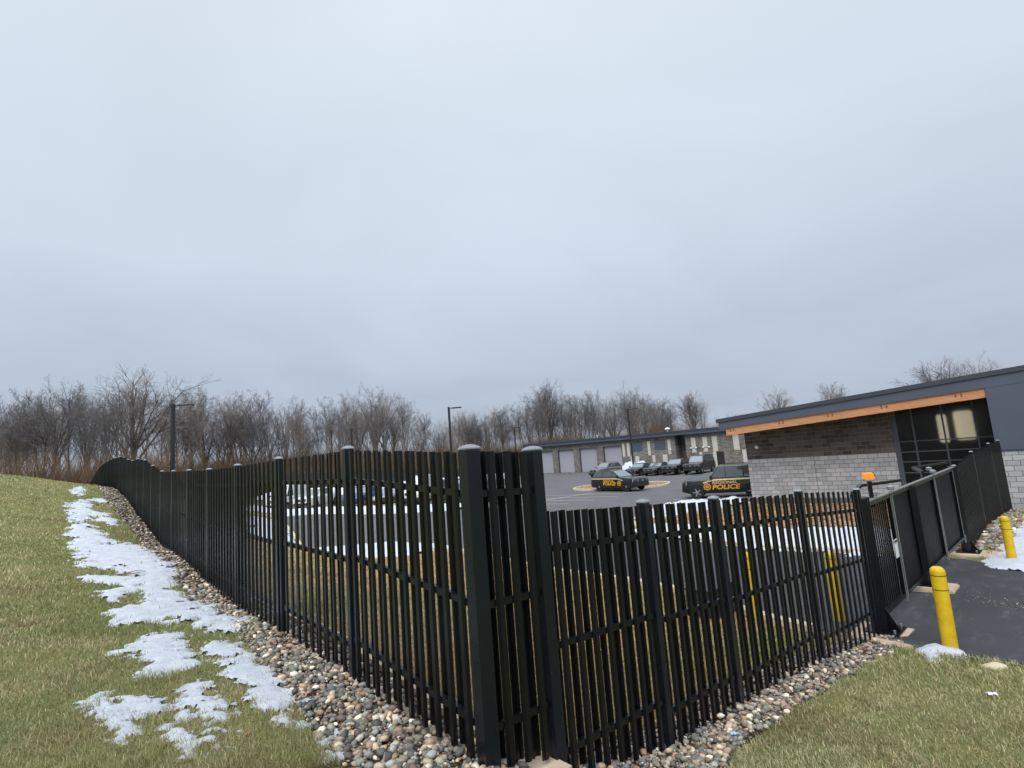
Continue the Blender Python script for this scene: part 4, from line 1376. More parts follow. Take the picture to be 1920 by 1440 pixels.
MB().box(-3.10, -3.085, -.014, .0, wz(-2.0), wz(.48)).build('control_joint', 'dark_plastic', wall)
# fittings on the wall
dm = MB().lathe([(.10, 0), (.10, .03), (.09, .08), (.05, .12)], 16).build('dome_camera', 'plastic_white', mb)
dm.rotation_euler = (R(90), 0, 0); dm.location = (-5.72, -.012, wz(1.12))
MB().bbox(-.78, -.66, -.06, -.012, wz(-.52), wz(-.38), .01).build('wall_box', 'frame_metal', mb)
# glazing
GS = [.42, 1.08, 2.15, 3.22, 4.3]
gz = [wz(-2.0), wz(-.95), wz(-.45), wz(.03), wz(.47), wz(.94), FB(2.0)]
MB().box(.305, .50, -.04, .12, wz(-2.0), FB(.4)).build('corner_frame', 'frame_metal', mb)
glz = MB()
for s in GS[1:]:
    glz.box(s - .03, s + .03, -.035, .10, wz(-2.0), FB(s))
for s in (.47,):
    pass
gl_o = glz.build('mullion', 'frame_metal', mb)
for z in gz[1:-1]:
    for a, b in zip([.50] + [x + .0305 for x in GS[1:-1]], [x - .0305 for x in GS[1:]]):
        MB().box(a, b, -.028, .09, z - .022, z + .022).build('transom', 'frame_metal', mb)
for a, b in zip([.50] + [x + .031 for x in GS[1:-1]], [x - .031 for x in GS[1:]]):
    for z0_, z1_ in zip(gz[:-1], gz[1:]):
        MB().box(a, b, .03, .036, z0_ + .023, z1_ - .023).build('pane', 'window_glass', mb)
# room behind the glass, with two lit lanterns
rm = MB()
rm.box(.2, 6, 5.0, 5.1, wz(-2), wz(3.2)); rm.box(.1, .2, .3, 5.0, wz(-2), wz(3.2)); rm.box(6, 6.1, .3, 5, wz(-2), wz(3.2)); rm.box(.2, 6, .3, 5, wz(-2.1), wz(-1.99))
rm.build('room', 'room_dark', mb)
for s, t, r, z0_, z1_ in ((2.06, .9, .17, .78, 2.02), (2.80, 1.3, .33, .84, 2.12)):
    o = MB().lathe([(r * .8, wz(z0_)), (r, wz(z0_ + .08)), (r, wz(z1_ - .08)), (r * .8, wz(z1_))], 20, (s, t, 0)).build('lantern', 'lantern', mb); autosmooth(o)
# pier in front: blocks below, metal panels above
PT = -1.68
pw = MB().box(3.73, 9.0, PT, -.2, wz(-2.2), wz(.44)).build('pier_wall', 'mortar_light', mb)
courses(pw, 3.73, 6.6, wz(.44) - 12 * BH, 12, 'block_light', t=PT)
pp = MB()
pp.add([(3.73, PT - .02, wz(.445)), (9.0, PT - .02, wz(.445)), (9.0, PT - .02, FB(9)), (3.73, PT - .02, FB(3.73)), (3.73, 0.0, wz(.445)), (9.0, 0, wz(.445)), (9.0, 0, FB(9)), (3.73, 0, FB(3.73))],
       [(0, 1, 2, 3), (7, 6, 5, 4), (0, 4, 5, 1), (1, 5, 6, 2), (2, 6, 7, 3), (3, 7, 4, 0)])
pp.build('metal_panel', 'roof_metal', mb)
MB().box(3.73, 9.0, PT - .05, PT - .021, wz(.40), wz(.455)).build('flashing', 'roof_dark', mb)
# roof slab with its stepped fascia
def slope_box(s0, s1, t0, t1, zl, zh):
    return MB().add([(s0, t0, zl(s0)), (s1, t0, zl(s1)), (s1, t1, zl(s1)), (s0, t1, zl(s0)), (s0, t0, zh(s0)), (s1, t0, zh(s1)), (s1, t1, zh(s1)), (s0, t1, zh(s0))],
                    [(0, 3, 2, 1), (4, 5, 6, 7), (0, 1, 5, 4), (1, 2, 6, 5), (2, 3, 7, 6), (3, 0, 4, 7)])
slope_box(-6.95, 9.5, PT - .03, 11, FB, lambda s: FT(s) - .19).build('roof', 'roof_metal', mb)
slope_box(-7.04, 9.6, PT - .09, 11.1, lambda s: FT(s) - .187, FT).build('roof_edge', 'roof_dark', mb)
slope_box(-6.96, 9.51, PT - .045, PT - .031, lambda s: FT(s) - .215, lambda s: FT(s) - .192).build('drip_edge', 'frame_metal', mb)
bmm = slope_box(-6.62, 3.72, PT + .03, PT + .20, lambda s: FB(s) - .37, lambda s: FB(s) - .002).build('timber_beam', 'timber', mb)
for s in (-6.3, -3.9, -1.75, .35, 2.9):
    for dx in (-.09, .09):
        for dz in (.10, .17):
            MB().box(s + dx - .03, s + dx + .03, PT + .022, PT + .0301, FB(s) - dz - .02, FB(s) - dz + .02).build('bolt_plate', 'dark_plastic', bmm)

# ---------------------------------------------------------------- far building with garage doors
def mat_brickwall():
    k = NT('far_block')
    tc = k.obj()
    sp = k.n('ShaderNodeSeparateXYZ'); k.l(tc, sp.inputs[0])
    cb = k.n('ShaderNodeCombineXYZ'); k.l(sp.outputs[0], cb.inputs[0]); k.l(sp.outputs[2], cb.inputs[1])
    br = k.n('ShaderNodeTexBrick')
    br.inputs['Scale'].default_value = 1.0
    br.inputs['Brick Width'].default_value = .4064
    br.inputs['Row Height'].default_value = .2032
    br.inputs['Mortar Size'].default_value = .014
    br.inputs['Color1'].default_value = srgb(112, 108, 103)
    br.inputs['Color2'].default_value = srgb(142, 138, 132)
    br.inputs['Mortar'].default_value = srgb(92, 88, 84)
    k.l(cb.outputs[0], br.inputs['Vector'])
    n = k.noise(cb.outputs[0], .6, 5)
    c = k.mix(1.0, br.outputs['Color'], k.ramp(n, [(0.3, (.82, .82, .82, 1)), (0.7, (1.15, 1.15, 1.15, 1))]), 'MULTIPLY')
    k.set(color=c, rough=.95, spec=.1)
    MAT['far_block'] = k.m
mat_brickwall()
def mat_shutter():
    k = NT('garage_door')
    tc = k.obj()
    w = k.n('ShaderNodeTexWave', wave_type='BANDS', bands_direction='Z')
    w.inputs['Scale'].default_value = 1.1
    k.l(tc, w.inputs['Vector'])
    c = k.mix(1.0, srgb(164, 165, 176), k.ramp(w.outputs['Fac'], [(0.0, (.86, .86, .87, 1)), (0.12, (1, 1, 1, 1))]), 'MULTIPLY')
    k.set(color=c, rough=.5)
    MAT['garage_door'] = k.m
mat_shutter()
fb = empty('building', (4.71, 90.83, -2.05), math.atan2(-.643, .766))
tag(fb, 'long low grey block building with four garage doors at the back of the lot', 'building')
def fz(z): return z + 2.05
doors = [(-1.45, 1.55), (2.55, 5.75), (6.8, 10.1), (11.25, 14.5)]
segs = []
x = -3.0
for a, b in doors:
    segs.append((x, a)); x = b
segs.append((x, 23.0)); segs.append((24.5, 44))
for a, b in segs:
    MB().box(a, b, 0, .4, fz(-2.4), fz(2.75)).build('wall', 'far_block', fb)
for a, b in doors:
    MB().box(a, b, 0, .4, fz(1.92), fz(2.75)).build('lintel', 'far_block', fb)
    d = MB().box(a, b, .33, .38, fz(-2.05), fz(1.92)).build('garage_door', 'garage_door', fb)
    MB().box(a - .0, a + .06, -.01, .34, fz(-2.05), fz(1.92)).build('door_jamb', 'frame_metal', d)
    MB().box(b - .06, b, -.01, .34, fz(-2.05), fz(1.92)).build('door_jamb', 'frame_metal', d)
    MB().box(a + .06, b - .06, -.01, .34, fz(1.86), fz(1.919)).build('door_head', 'frame_metal', d)
MB().box(22.9, 24.6, 2.2, 2.4, fz(-2.4), fz(2.75)).build('recess_wall', 'far_block', fb)
MB().box(22.8, 23.0, .4, 2.3, fz(-2.4), fz(2.75)).build('recess_wall', 'far_block', fb)
MB().box(24.5, 24.7, .4, 2.3, fz(-2.4), fz(2.75)).build('recess_wall', 'far_block', fb)
MB().box(23.6, 24.45, 2.14, 2.2, fz(-2.05), fz(.15)).build('door', 'dark_plastic', fb)
MB().box(28.64, 29.6, -.03, .0, fz(-2.05), fz(.05)).build('door', 'dark_plastic', fb)
for a, b in ((16.24, 17.9), (19.93, 21.5)):
    w = MB().box(a, b, -.02, .0, fz(.78), fz(2.2)).build('window', 'roof_dark', fb)
    MB().box(a + .06, b - .06, -.026, -.0205, fz(.84), fz(2.14)).build('pane', 'roof_metal', w)
for a, w_, up in ((14.62, .38, 1), (15.4, .42, 1), (18.75, .42, 1), (21.9, .42, 1), (15.85, .4, 0), (16.6, .62, 0), (19.35, .42, 0), (20.95, .7, 0),
                  (25.35, .62, 1), (26.95, .62, 1), (28.25, .66, 1), (31.0, .75, 1), (26.3, .42, 0), (28.2, .42, 0), (32.0, .8, 0)):
    MB().box(a, a + w_, -.025, .0, fz(.12) if up else fz(-2.05), fz(2.15) if up else fz(.10)).build('pale_strip', 'cream_block', fb)
MB().box(-4.2, 44, -.6, 9.5, fz(2.68), fz(3.02)).build('roof', 'roof_metal', fb)
MB().box(-4.25, 44, -.66, 9.6, fz(3.021), fz(3.30)).build('roof_edge', 'roof_dark', fb)
for s in (25.3, 26.0, 27.0, 27.8, 22.3):
    o = MB().lathe([(.10, -.08), (.13, -.02), (.13, .06), (.06, .12)], 12).build('wall_lamp', 'plastic_white', fb); o.location = (s, -.14, fz(.72))
MB().box(25.3, 27.8, -.06, -.026, fz(.70), fz(.74)).build('conduit', 'frame_metal', fb)
vt = MB().lathe([(.10, 0), (.10, .30), (.36, .34), (.40, .44), (.25, .60), (.05, .64)], 14).build('roof_vent', 'plastic_white', fb); vt.location = (21.2, 2.0, fz(3.30))
vt = MB().lathe([(.05, 0), (.05, .35), (.12, .36), (.12, .5)], 10).build('roof_vent', 'plastic_white', fb); vt.location = (9.2, 2.0, fz(3.30))

# ---------------------------------------------------------------- far perimeter fence (thin band behind the lot)
pf = empty('fence', (-30, 108, -1.0))
tag(pf, 'distant dark perimeter fence behind the snow at the back of the lot', 'fence')
pfp = [(-52, 77, .2, 1.9), (-44, 79.5, .1, 1.75), (-36.4, 80.2, .1, 1.52), (-27, 82.5, -.4, 1.05), (-17, 85.5, -1.0, .55), (-7.7, 88, -1.5, .07), (-1, 90, -1.9, -.25), (1.0, 92, -2.0, -.3)]
slat = MB(); prl = MB()
for (x0, y0, b0, t0), (x1, y1, b1, t1) in zip(pfp[:-1], pfp[1:]):
    n = int(math.hypot(x1 - x0, y1 - y0) / .22)
    a = math.atan2(y1 - y0, x1 - x0)
    for i in range(n):
        t = (i + .5) / n
        x = x0 + (x1 - x0) * t; y = y0 + (y1 - y0) * t; zb = b0 + (b1 - b0) * t; zt = t0 + (t1 - t0) * t
        c, s_ = math.cos(a) * .085, math.sin(a) * .085
        slat.add([(x - c + 30, y - s_ - 108, zb + 1 - .3), (x + c + 30, y + s_ - 108, zb + 1 - .3), (x + c + 30, y + s_ - 108, zt + 1), (x - c + 30, y - s_ - 108, zt + 1)], [(0, 1, 2, 3)])
    for q in (.3, 1.3):
        prl.beam((x0 + 30, y0 - 108 + .05, t0 + 1 - q), (x1 + 30, y1 - 108 + .05, t1 + 1 - q), .04, .06)
    P = MB().box(x0 + 30 - .05, x0 + 30 + .05, y0 - 108 - .05, y0 - 108 + .05, b0 + .7, t0 + 1.05).build('post', 'fence_slate', pf)
o = slat.build('pales', 'fence_slate', pf); o['kind'] = 'stuff'
prl.build('rails', 'fence_slate', pf)

# ---------------------------------------------------------------- lamp posts
def lamp(x, y, label, top=6.6, az=R(0), armlen=.9):
    z = h1(x, y)
    l = empty('lamp_post', (x, y, z))
    tag(l, label, 'lamp post', 'parking lot lamp posts')
    hh = top - z
    b = MB().lathe([(.28, -.2), (.28, .55), (.25, .6)], 20).build('footing', 'concrete_pad', l)
    p = MB().bbox(-.10, .10, -.10, .10, .60, hh, .02).build('pole', 'pole_dark', l)
    MB().bbox(-.16, .16, -.16, .16, .58, .63, .01).build('base_cover', 'pole_dark', l)
    c, s = math.cos(az), math.sin(az)
    MB().beam((0, 0, hh - .14), (c * .35, s * .35, hh - .12), .06, .06).build('arm', 'pole_dark', l)
    h = MB().bbox(.30, .30 + armlen, -.19, .19, hh - .19, hh - .09, .02).build('lamp_head', 'pole_dark', l)
    h.rotation_euler = (0, 0, az)
    g = MB().box(.45, .20 + armlen, -.15, .15, hh - .196, hh - .191).build('lens', 'plastic_white', l)
    g.rotation_euler = (0, 0, az)
    return l
lamp(-21.8, 33.9, 'tall dark lamp post behind the left fence, tallest at the left', az=R(8))
lamp(-6.1, 49.9, 'dark lamp post rising behind the fence near the corner post', az=R(-12))
lamp(15.0, 70.6, 'dark lamp post among the parked cars before the garage building', az=R(-10))
lamp(-20.8, 67.7, 'faint distant lamp post in front of the big bare tree', az=R(0))
lamp(-.2, 96.0, 'most distant lamp post, beside the left end of the garage building', az=R(10))

# ---------------------------------------------------------------- vehicles
def mat_paint(name, col, rough=.28, metal=.0):
    k = NT(name)
    p = k.obj()
    c = k.ramp(k.noise(p, 3.0, 5), [(0.3, col), (0.75, tuple(min(1, x * 1.12 + .006) for x in col[:3]) + (1,))])
    # road film low on the sides
    k.set(color=c, rough=rough, metal=metal, coat=.45, spec=.4)
    MAT[name] = k.m
mat_paint('paint_black', (.006, .0063, .0075, 1))
mat_paint('paint_grey', (.055, .058, .064, 1), .3, .3)
mat_paint('paint_graphite', (.016, .0175, .020, 1), .3, .2)
mat_paint('paint_bronze', (.20, .18, .172, 1), .3, .4)
mat_paint('paint_blue', (.012, .055, .19, 1))
mat_paint('paint_snow', (.70, .71, .72, 1))
mat_paint('paint_silver', (.32, .33, .34, 1), .3, .5)
k = NT('car_glass'); k.set(color=(.30, .35, .38, 1), rough=.05, metal=.55, spec=.8); MAT['car_glass'] = k.m
k = NT('tinted_glass'); k.set(color=(.10, .12, .13, 1), rough=.05, metal=.45, spec=.8); MAT['tinted_glass'] = k.m
k = NT('head_lens'); k.set(color=(.55, .56, .58, 1), rough=.12, spec=.8, coat=.5); MAT['head_lens'] = k.m
k = NT('tail_lens'); k.set(color=(.30, .012, .012, 1), rough=.15, spec=.8); MAT['tail_lens'] = k.m
k = NT('amber_lens'); k.set(color=(.55, .16, .02, 1), rough=.2); MAT['amber_lens'] = k.m

def bevelled(V, F, off, seg, pick):
    bm = bmesh.new()
    vs = [bm.verts.new(v) for v in V]
    for f in F: bm.faces.new([vs[i] for i in f])
    bmesh.ops.recalc_face_normals(bm, faces=bm.faces)
    es = [e for e in bm.edges if pick(e)]
    if es: bmesh.ops.bevel(bm, geom=es, offset=off, segments=seg, affect='EDGES', profile=.55, clamp_overlap=True)
    bm.verts.index_update()
    r = [v.co[:] for v in bm.verts], [[v.index for v in f.verts] for f in bm.faces]
    bm.free()
    return r
SPEC = {   # length, width, height, wheelbase, wheel radius, hood z, belt z, nose x of windscreen base / top, rear top / base, sill
 'suv':   dict(L=5.02, W=1.98, Hh=1.76, wb=3.02, wr=.385, hood=1.10, belt=1.14, wbx=.86, wtx=-.12, rtx=-1.90, rbx=-2.40, sill=.30, deck=None),
 'big':   dict(L=5.45, W=2.04, Hh=2.03, wb=3.24, wr=.42, hood=1.20, belt=1.25, wbx=1.05, wtx=.42, rtx=-2.35, rbx=-2.62, sill=.36, deck=None),
 'sedan': dict(L=4.90, W=1.86, Hh=1.47, wb=2.83, wr=.335, hood=.92, belt=.96, wbx=.80, wtx=-.02, rtx=-1.15, rbx=-1.90, sill=.24, deck=1.02),
 'van':   dict(L=5.6, W=2.03, Hh=2.45, wb=3.45, wr=.36, hood=1.22, belt=1.32, wbx=1.75, wtx=1.15, rtx=-2.70, rbx=-2.76, sill=.32, deck=None),
 'pickup': dict(L=5.85, W=2.02, Hh=1.93, wb=3.68, wr=.41, hood=1.20, belt=1.24, wbx=1.15, wtx=.50, rtx=-.95, rbx=-1.10, sill=.38, deck=1.30),
}
def make_car(kind, paint, loc, rz, label, cat, rim='alloy', police=None, group=None, detail=True, ground=None):
    q = SPEC[kind]
    L, Wd, Hh, wb, wr = q['L'], q['W'], q['Hh'], q['wb'], q['wr']
    hood, belt, sill = q['hood'], q['belt'], q['sill']
    hw = Wd / 2
    z0 = h1(*loc) if ground is None else ground
    root = empty('car' if kind in ('sedan', 'suv', 'big') else kind, (loc[0], loc[1], z0 + .012), rz)
    tag(root, label, cat, group)
    xf = L / 2; xr = -L / 2
    fx = wb / 2 + {'big': .20, 'pickup': .12, 'suv': .06}.get(kind, .04); rx = fx - wb
    ar = wr + .07
    deck = q['deck']
    # lines of the shell: top edge and underside along x
    tp = [(xf, hood - .34), (xf - .03, hood - .20), (xf - .12, hood - .09), (xf - .35, hood - .03), (q['wbx'] + .25, hood + .035), (q['wbx'] - .05, belt)]
    if kind == 'sedan': tp += [(q['rbx'] + .2, belt), (q['rbx'] - .1, deck), (xr + .25, deck - .01), (xr + .06, deck - .08), (xr, deck - .26)]
    elif kind == 'pickup': tp += [(q['rbx'] + .05, belt), (q['rbx'] - .02, deck), (xr + .06, deck), (xr, deck - .06)]
    else: tp += [(q['rbx'], belt), (xr + .06, belt - .05), (xr, belt - .25)]
    tp = sorted(tp)
    bt = sorted([(xf, sill + .20), (xf - .06, sill + .08), (xf - .35, sill), (xr + .35, sill), (xr + .06, sill + .10), (xr, sill + .22)])
    ztop = lambda x: float(np.interp(x, [a for a, _ in tp], [b for _, b in tp]))
    zbot = lambda x: float(np.interp(x, [a for a, _ in bt], [b for _, b in bt]))
    def half(x, z):
        t = 1.0
        if x > xf - .9: t -= .20 * ((x - (xf - .9)) / .9) ** 3
        if x < xr + .6: t -= .12 * (((xr + .6) - x) / .6) ** 3
        if z < .66: t -= .06 * ((.66 - z) / .4) ** 2
        else: t -= .05 * ((z - .66) / .5) ** 2
        # shoulder crease and flared arches
        t += .012 * math.exp(-((z - (belt - .12)) / .05) ** 2)
        for cx in (fx, rx):
            dd = math.hypot(x - cx, z - wr)
            t += .018 * math.exp(-((dd - ar) / .08) ** 2)
        return hw * t * .985
    stx = sorted(set([xf, xf - .03, xf - .07, xf - .14, xf - .25, xr, xr + .03, xr + .08, xr + .16, xr + .3] + list(np.linspace(xr + .45, xf - .4, 30))))
    V = []; F = []
    NL = 9
    rows = []
    for x in stx:
        zb_, zt_ = zbot(x), ztop(x)
        crown = .035 if x > q['wbx'] else .02
        pr = []
        for i in range(NL):
            z = zb_ + (zt_ - .06 - zb_) * i / (NL - 1)
            pr.append((half(x, z), z))
        w_ = half(x, zt_ - .06)
        pr += [(w_ - .025, zt_ - .022), (w_ - .09, zt_), (w_ * .5, zt_ + crown * .8), (0.0, zt_ + crown)]
        row = [(x, y, z) for y, z in pr] + [(x, -y, z) for y, z in pr[-2::-1]]
        rows.append(row)
    m_ = len(rows[0])
    for r_ in rows: V += r_
    for i in range(len(rows) - 1):
        for j in range(m_ - 1):
            F.append((i * m_ + j, i * m_ + j + 1, (i + 1) * m_ + j + 1, (i + 1) * m_ + j))
        F.append((i * m_ + m_ - 1, i * m_, (i + 1) * m_, (i + 1) * m_ + m_ - 1))
    F.append(tuple(range(m_))); F.append(tuple((len(rows) - 1) * m_ + j for j in range(m_ - 1, -1, -1)))
    V, F = bevelled(V, F, .01, 1, lambda e: False)
    body = mesh_obj('body', V, F, paint, root); autosmooth(body, 38)
    # dark wheel wells that follow the flank
    for cx in (fx, rx):
        for sd in (1, -1):
            V = []; F = []
            na, nr = 18, 4
            for i in range(na + 1):
                a_ = math.pi * (i / na) * 1.16 - .08 * math.pi
                for j in range(nr + 1):
                    rr_ = ar * j / nr
                    x = cx + rr_ * math.cos(a_); z = max(wr + rr_ * math.sin(a_), zbot(x) - .01)
                    V.append((x, sd * (half(x, z) + .004), z))
            for i in range(na):
                for j in range(nr):
                    f_ = (i * (nr + 1) + j, i * (nr + 1) + j + 1, (i + 1) * (nr + 1) + j + 1, (i + 1) * (nr + 1) + j)
                    F.append(f_ if sd < 0 else f_[::-1])
            mesh_obj('wheel_arch', V, F, 'rubber', body)
    # greenhouse
    gw0 = half(0, belt) - .03; gw1 = gw0 - .17 if kind != 'van' else gw0 - .10
    cab = [(q['wbx'], belt), (q['wtx'], Hh - .015), (q['wtx'] - .5, Hh + .01), (q['rtx'], Hh - (.07 if kind in ('suv', 'sedan') else .02)), (q['rbx'], belt)]
    def gy(z): return gw0 + (gw1 - gw0) * (z - belt) / (Hh - belt)
    Vc = [(x, gy(z), z - (.02 if z <= belt else 0)) for x, z in cab] + [(x, -gy(z), z - (.02 if z <= belt else 0)) for x, z in cab]
    m = len(cab)
    Fc = [tuple(range(m)), tuple(range(2 * m - 1, m - 1, -1))] + [(i, m + i, m + (i + 1) % m, (i + 1) % m) for i in range(m)]
    V3, F3 = bevelled(Vc, Fc, .085, 4, lambda e: max(v.co.z for v in e.verts) > belt + .1)
    cabin = mesh_obj('cabin', V3, F3, paint, root); autosmooth(cabin, 32)
    # glass panels, a few millimetres proud
    def quad(P, name, off=.012, par=root, mat='car_glass', th=.01):
        P = [Vector(p) for p in P]
        nn = (P[1] - P[0]).cross(P[2] - P[0]).normalized()
        A = [p + nn * off for p in P]; B = [p - nn * th for p in P]
        k = len(P)
        return mesh_obj(name, A + B, [tuple(range(k)), tuple(range(2 * k - 1, k - 1, -1))] + [(i, k + i, k + (i + 1) % k, (i + 1) % k) for i in range(k)], mat, par)
    def lerp(a, b, t): return a + (b - a) * t
    zt, zb = Hh - .10, belt + .045
    fwx = lambda z: lerp(q['wbx'], q['wtx'], (z - belt) / (Hh - belt))
    rwx = lambda z: lerp(q['rbx'], q['rtx'], (z - belt) / (Hh - belt))
    quad([(fwx(zb), -gy(zb) + .09, zb), (fwx(zb), gy(zb) - .09, zb), (fwx(zt), gy(zt) - .08, zt), (fwx(zt), -gy(zt) + .08, zt)], 'windscreen', .014)
    quad([(rwx(zb + .05), gy(zb) - .12, zb + .05), (rwx(zb + .05), -gy(zb) + .12, zb + .05), (rwx(zt), -gy(zt) + .12, zt), (rwx(zt), gy(zt) - .12, zt)], 'rear_window', .014)
    # side windows: split at pillars
    xs_f, xs_r = fwx(zb) - .13, rwx(zb) + .13
    if kind == 'van': cutsx = [xs_f, .55]
    elif kind in ('suv', 'big'): cutsx = [xs_f, .02, -1.02, xs_r]
    elif kind == 'pickup': cutsx = [xs_f, .10, xs_r]
    else: cutsx = [xs_f, -.05, xs_r]
    for sd in (1, -1):
        for i in range(len(cutsx) - 1):
            a, b = cutsx[i], cutsx[i + 1]
            if i > 0: a -= .035
            if i < len(cutsx) - 2: b += .035
            at = min(a, fwx(zt) - .10); bt = max(b, rwx(zt) + .10)
            P = [(a, sd * gy(zb), zb), (at, sd * gy(zt), zt), (bt, sd * gy(zt), zt), (b, sd * gy(zb), zb)]
            if sd < 0: P = P[::-1]
            quad(P, 'side_window', .010, root, 'tinted_glass')
    # wheels
    tyre = MB(); rimm = MB()
    tw = .235
    prof = [(wr * .62, -tw / 2), (wr * .93, -tw / 2), (wr, -tw / 2 + .04), (wr, tw / 2 - .04), (wr * .93, tw / 2), (wr * .64, tw / 2), (wr * .63, -tw / 2 + .01)]
    ty = MB().lathe(prof, 28, cap=False)
    rim_m = MB().lathe([(wr * .64, tw / 2 - .10), (wr * .66, tw / 2 - .012), (wr * .60, tw / 2 - .02), (wr * .56, tw / 2 - .07), (.07, tw / 2 - .06), (.06, tw / 2 - .02), (.03, tw / 2 - .015)], 24)
    sp = MB()
    for k5 in range(5):
        a = 2 * math.pi * k5 / 5
        sp.beam((.04 * math.cos(a), .04 * math.sin(a), tw / 2 - .03), (wr * .60 * math.cos(a), wr * .60 * math.sin(a), tw / 2 - .02), .075, .03, up=(0, 0, 1))
    tme = bpy.data.meshes.new('tyre'); tme.from_pydata(ty.v, [], ty.f); tme.materials.append(MAT['rubber']); tme.update()
    rme = bpy.data.meshes.new('rim'); rme.from_pydata(rim_m.v, [], rim_m.f); rme.materials.append(MAT['wheel_black'] if rim == 'steel' else MAT['dark_plastic']); rme.update()
    sme = bpy.data.meshes.new('spokes'); sme.from_pydata(sp.v, [], sp.f); sme.materials.append(MAT['wheel_black'] if rim == 'steel' else MAT['alloy']); sme.update()
    hub = MB().lathe([(.085, tw / 2 - .03), (.085, tw / 2 - .008), (.05, tw / 2)], 14)
    hme = bpy.data.meshes.new('hub_cap'); hme.from_pydata(hub.v, [], hub.f); hme.materials.append(MAT['alloy']); hme.update()
    for cx in (fx, rx):
        for sd in (1, -1):
            w = bpy.data.objects.new('wheel', tme); COL.objects.link(w); w.parent = root
            w.location = (cx, sd * (hw - tw / 2 + .012), wr)
            w.rotation_euler = (R(-90) * sd, 0, 0)
            for me_ in (rme, sme, hme):
                r_ = bpy.data.objects.new(me_.name.split('.')[0], me_); COL.objects.link(r_); r_.parent = w
    # face: grille, lights, bumpers
    fy = half(xf, .7)
    zg0, zg1 = hood - .40, hood - .14
    g = MB().bbox(xf - .06, xf + .012, -fy * .62, fy * .62, zg0, zg1, .02).build('grille', 'dark_plastic', root)
    for i in range(4):
        z = zg0 + .04 + i * (zg1 - zg0 - .06) / 4
        MB().box(xf + .012, xf + .022, -fy * .58, fy * .58, z, z + .014).build('grille_bar', 'frame_metal', g)
    MB().bbox(xf - .02, xf + .03, -.12, .12, zg0 + .08, zg1 - .08, .02).build('badge', 'alloy', g)
    for sd in (1, -1):
        P = [(xf - .04, sd * fy * .66, zg1 - .03), (xf - .30, sd * half(xf - .30, hood - .1) * 1.0, hood - .10), (xf - .28, sd * half(xf - .28, zg0), zg0 + .06), (xf - .005, sd * fy * .66, zg0 + .08)]
        if sd > 0: P = P[::-1]
        quad(P, 'headlight', .02, root, 'head_lens', .06)
        P = [(xr + .03, sd * half(xr, .9) * .74, .78), (xr + .24, sd * half(xr + .24, .9) * 1.0, .80), (xr + .24, sd * half(xr + .24, 1.0), belt - .10), (xr + .05, sd * half(xr, .9) * .74, belt - .10)]
        if sd > 0: P = P[::-1]
        quad(P, 'tail_light', .02, root, 'tail_lens', .05)
        mr = MB().bbox(q['wbx'] - .22, q['wbx'] - .08, sd * (gw0 + .13) - .10, sd * (gw0 + .13) + .10, belt + .02, belt + .19, .03).build('mirror', paint if kind != 'van' else 'dark_plastic', root)
        for dx in ((-.10, -1.05) if kind != 'van' else (.8,)):
            yy = half(dx, belt - .14) + .004
            MB().bbox(dx - .10, dx + .08, sd * yy - .02, sd * yy + .02, belt - .16, belt - .12, .01).build('door_handle', paint, root)
        for dx in ((q['wbx'] - .05, -.02, -1.06) if kind != 'van' else (1.5, .6)):
            yy = half(dx, .8)
            V_ = [(dx - .006, sd * (half(dx, sill + .15) + .002), sill + .15), (dx + .006, sd * (half(dx, sill + .15) + .002), sill + .15), (dx + .006, sd * (half(dx, belt - .07) + .002), belt - .07), (dx - .006, sd * (half(dx, belt - .07) + .002), belt - .07)]
            mesh_obj('door_seam', V_, [(0, 1, 2, 3) if sd < 0 else (3, 2, 1, 0)], 'rubber', root)
    MB().bbox(xf - .12, xf + .035, -fy * .98, fy * .98, sill + .08, sill + .30, .03).build('front_bumper', 'dark_plastic', root)
    MB().bbox(xr - .03, xr + .12, -half(xr, .5) * .98, half(xr, .5) * .98, sill + .10, sill + .30, .03).build('rear_bumper', 'dark_plastic', root)
    for sd in (1, -1):
        MB().bbox(rx + ar + .02, fx - ar - .02, sd * (hw - .09) - .03, sd * (hw - .09) + .03, sill - .03, sill + .06, .01).build('sill', 'dark_plastic', root)
    if kind in ('suv', 'big'):
        for sd in (1, -1):
            MB().beam((q['wtx'] - .35, sd * (gw1 - .06), Hh + .045), (q['rtx'] + .1, sd * (gw1 - .06), Hh + .035), .035, .03).build('roof_rail', 'dark_plastic', cabin)
    root['half'] = 0.0
    del root['half']
    return root, half, q
def text_mesh(txt, size, mat, parent, loc, rot, name='lettering', shear=.18, bold=.012, sx=1.0):
    cu = bpy.data.curves.new(name, 'FONT')
    cu.body = txt; cu.size = size; cu.shear = shear; cu.offset = bold; cu.extrude = .002; cu.resolution_u = 3
    to = bpy.data.objects.new('tmp', cu); COL.objects.link(to)
    dg = bpy.context.evaluated_depsgraph_get()
    me = bpy.data.meshes.new_from_object(to.evaluated_get(dg))
    bpy.data.objects.remove(to); bpy.data.curves.remove(cu)
    me.materials.clear(); me.materials.append(MAT[mat])
    o = bpy.data.objects.new(name, me); COL.objects.link(o); o.parent = parent
    o.location = loc; o.rotation_euler = rot; o.scale = (sx, 1, 1)
    return o
def band_on_side(root, half, sd, pts, mat, name='stripe', off=.006):
    """pts: (x, z_low, z_high) along the body side"""
    V = []; F = []
    for x, a, b in pts:
        for z in (a, b): V.append((x, sd * (half(x, z) + off), z))
    for i in range(len(pts) - 1):
        f = (2 * i, 2 * i + 2, 2 * i + 3, 2 * i + 1)
        F.append(f if sd < 0 else f[::-1])
    return mesh_obj(name, V, F, mat, root)
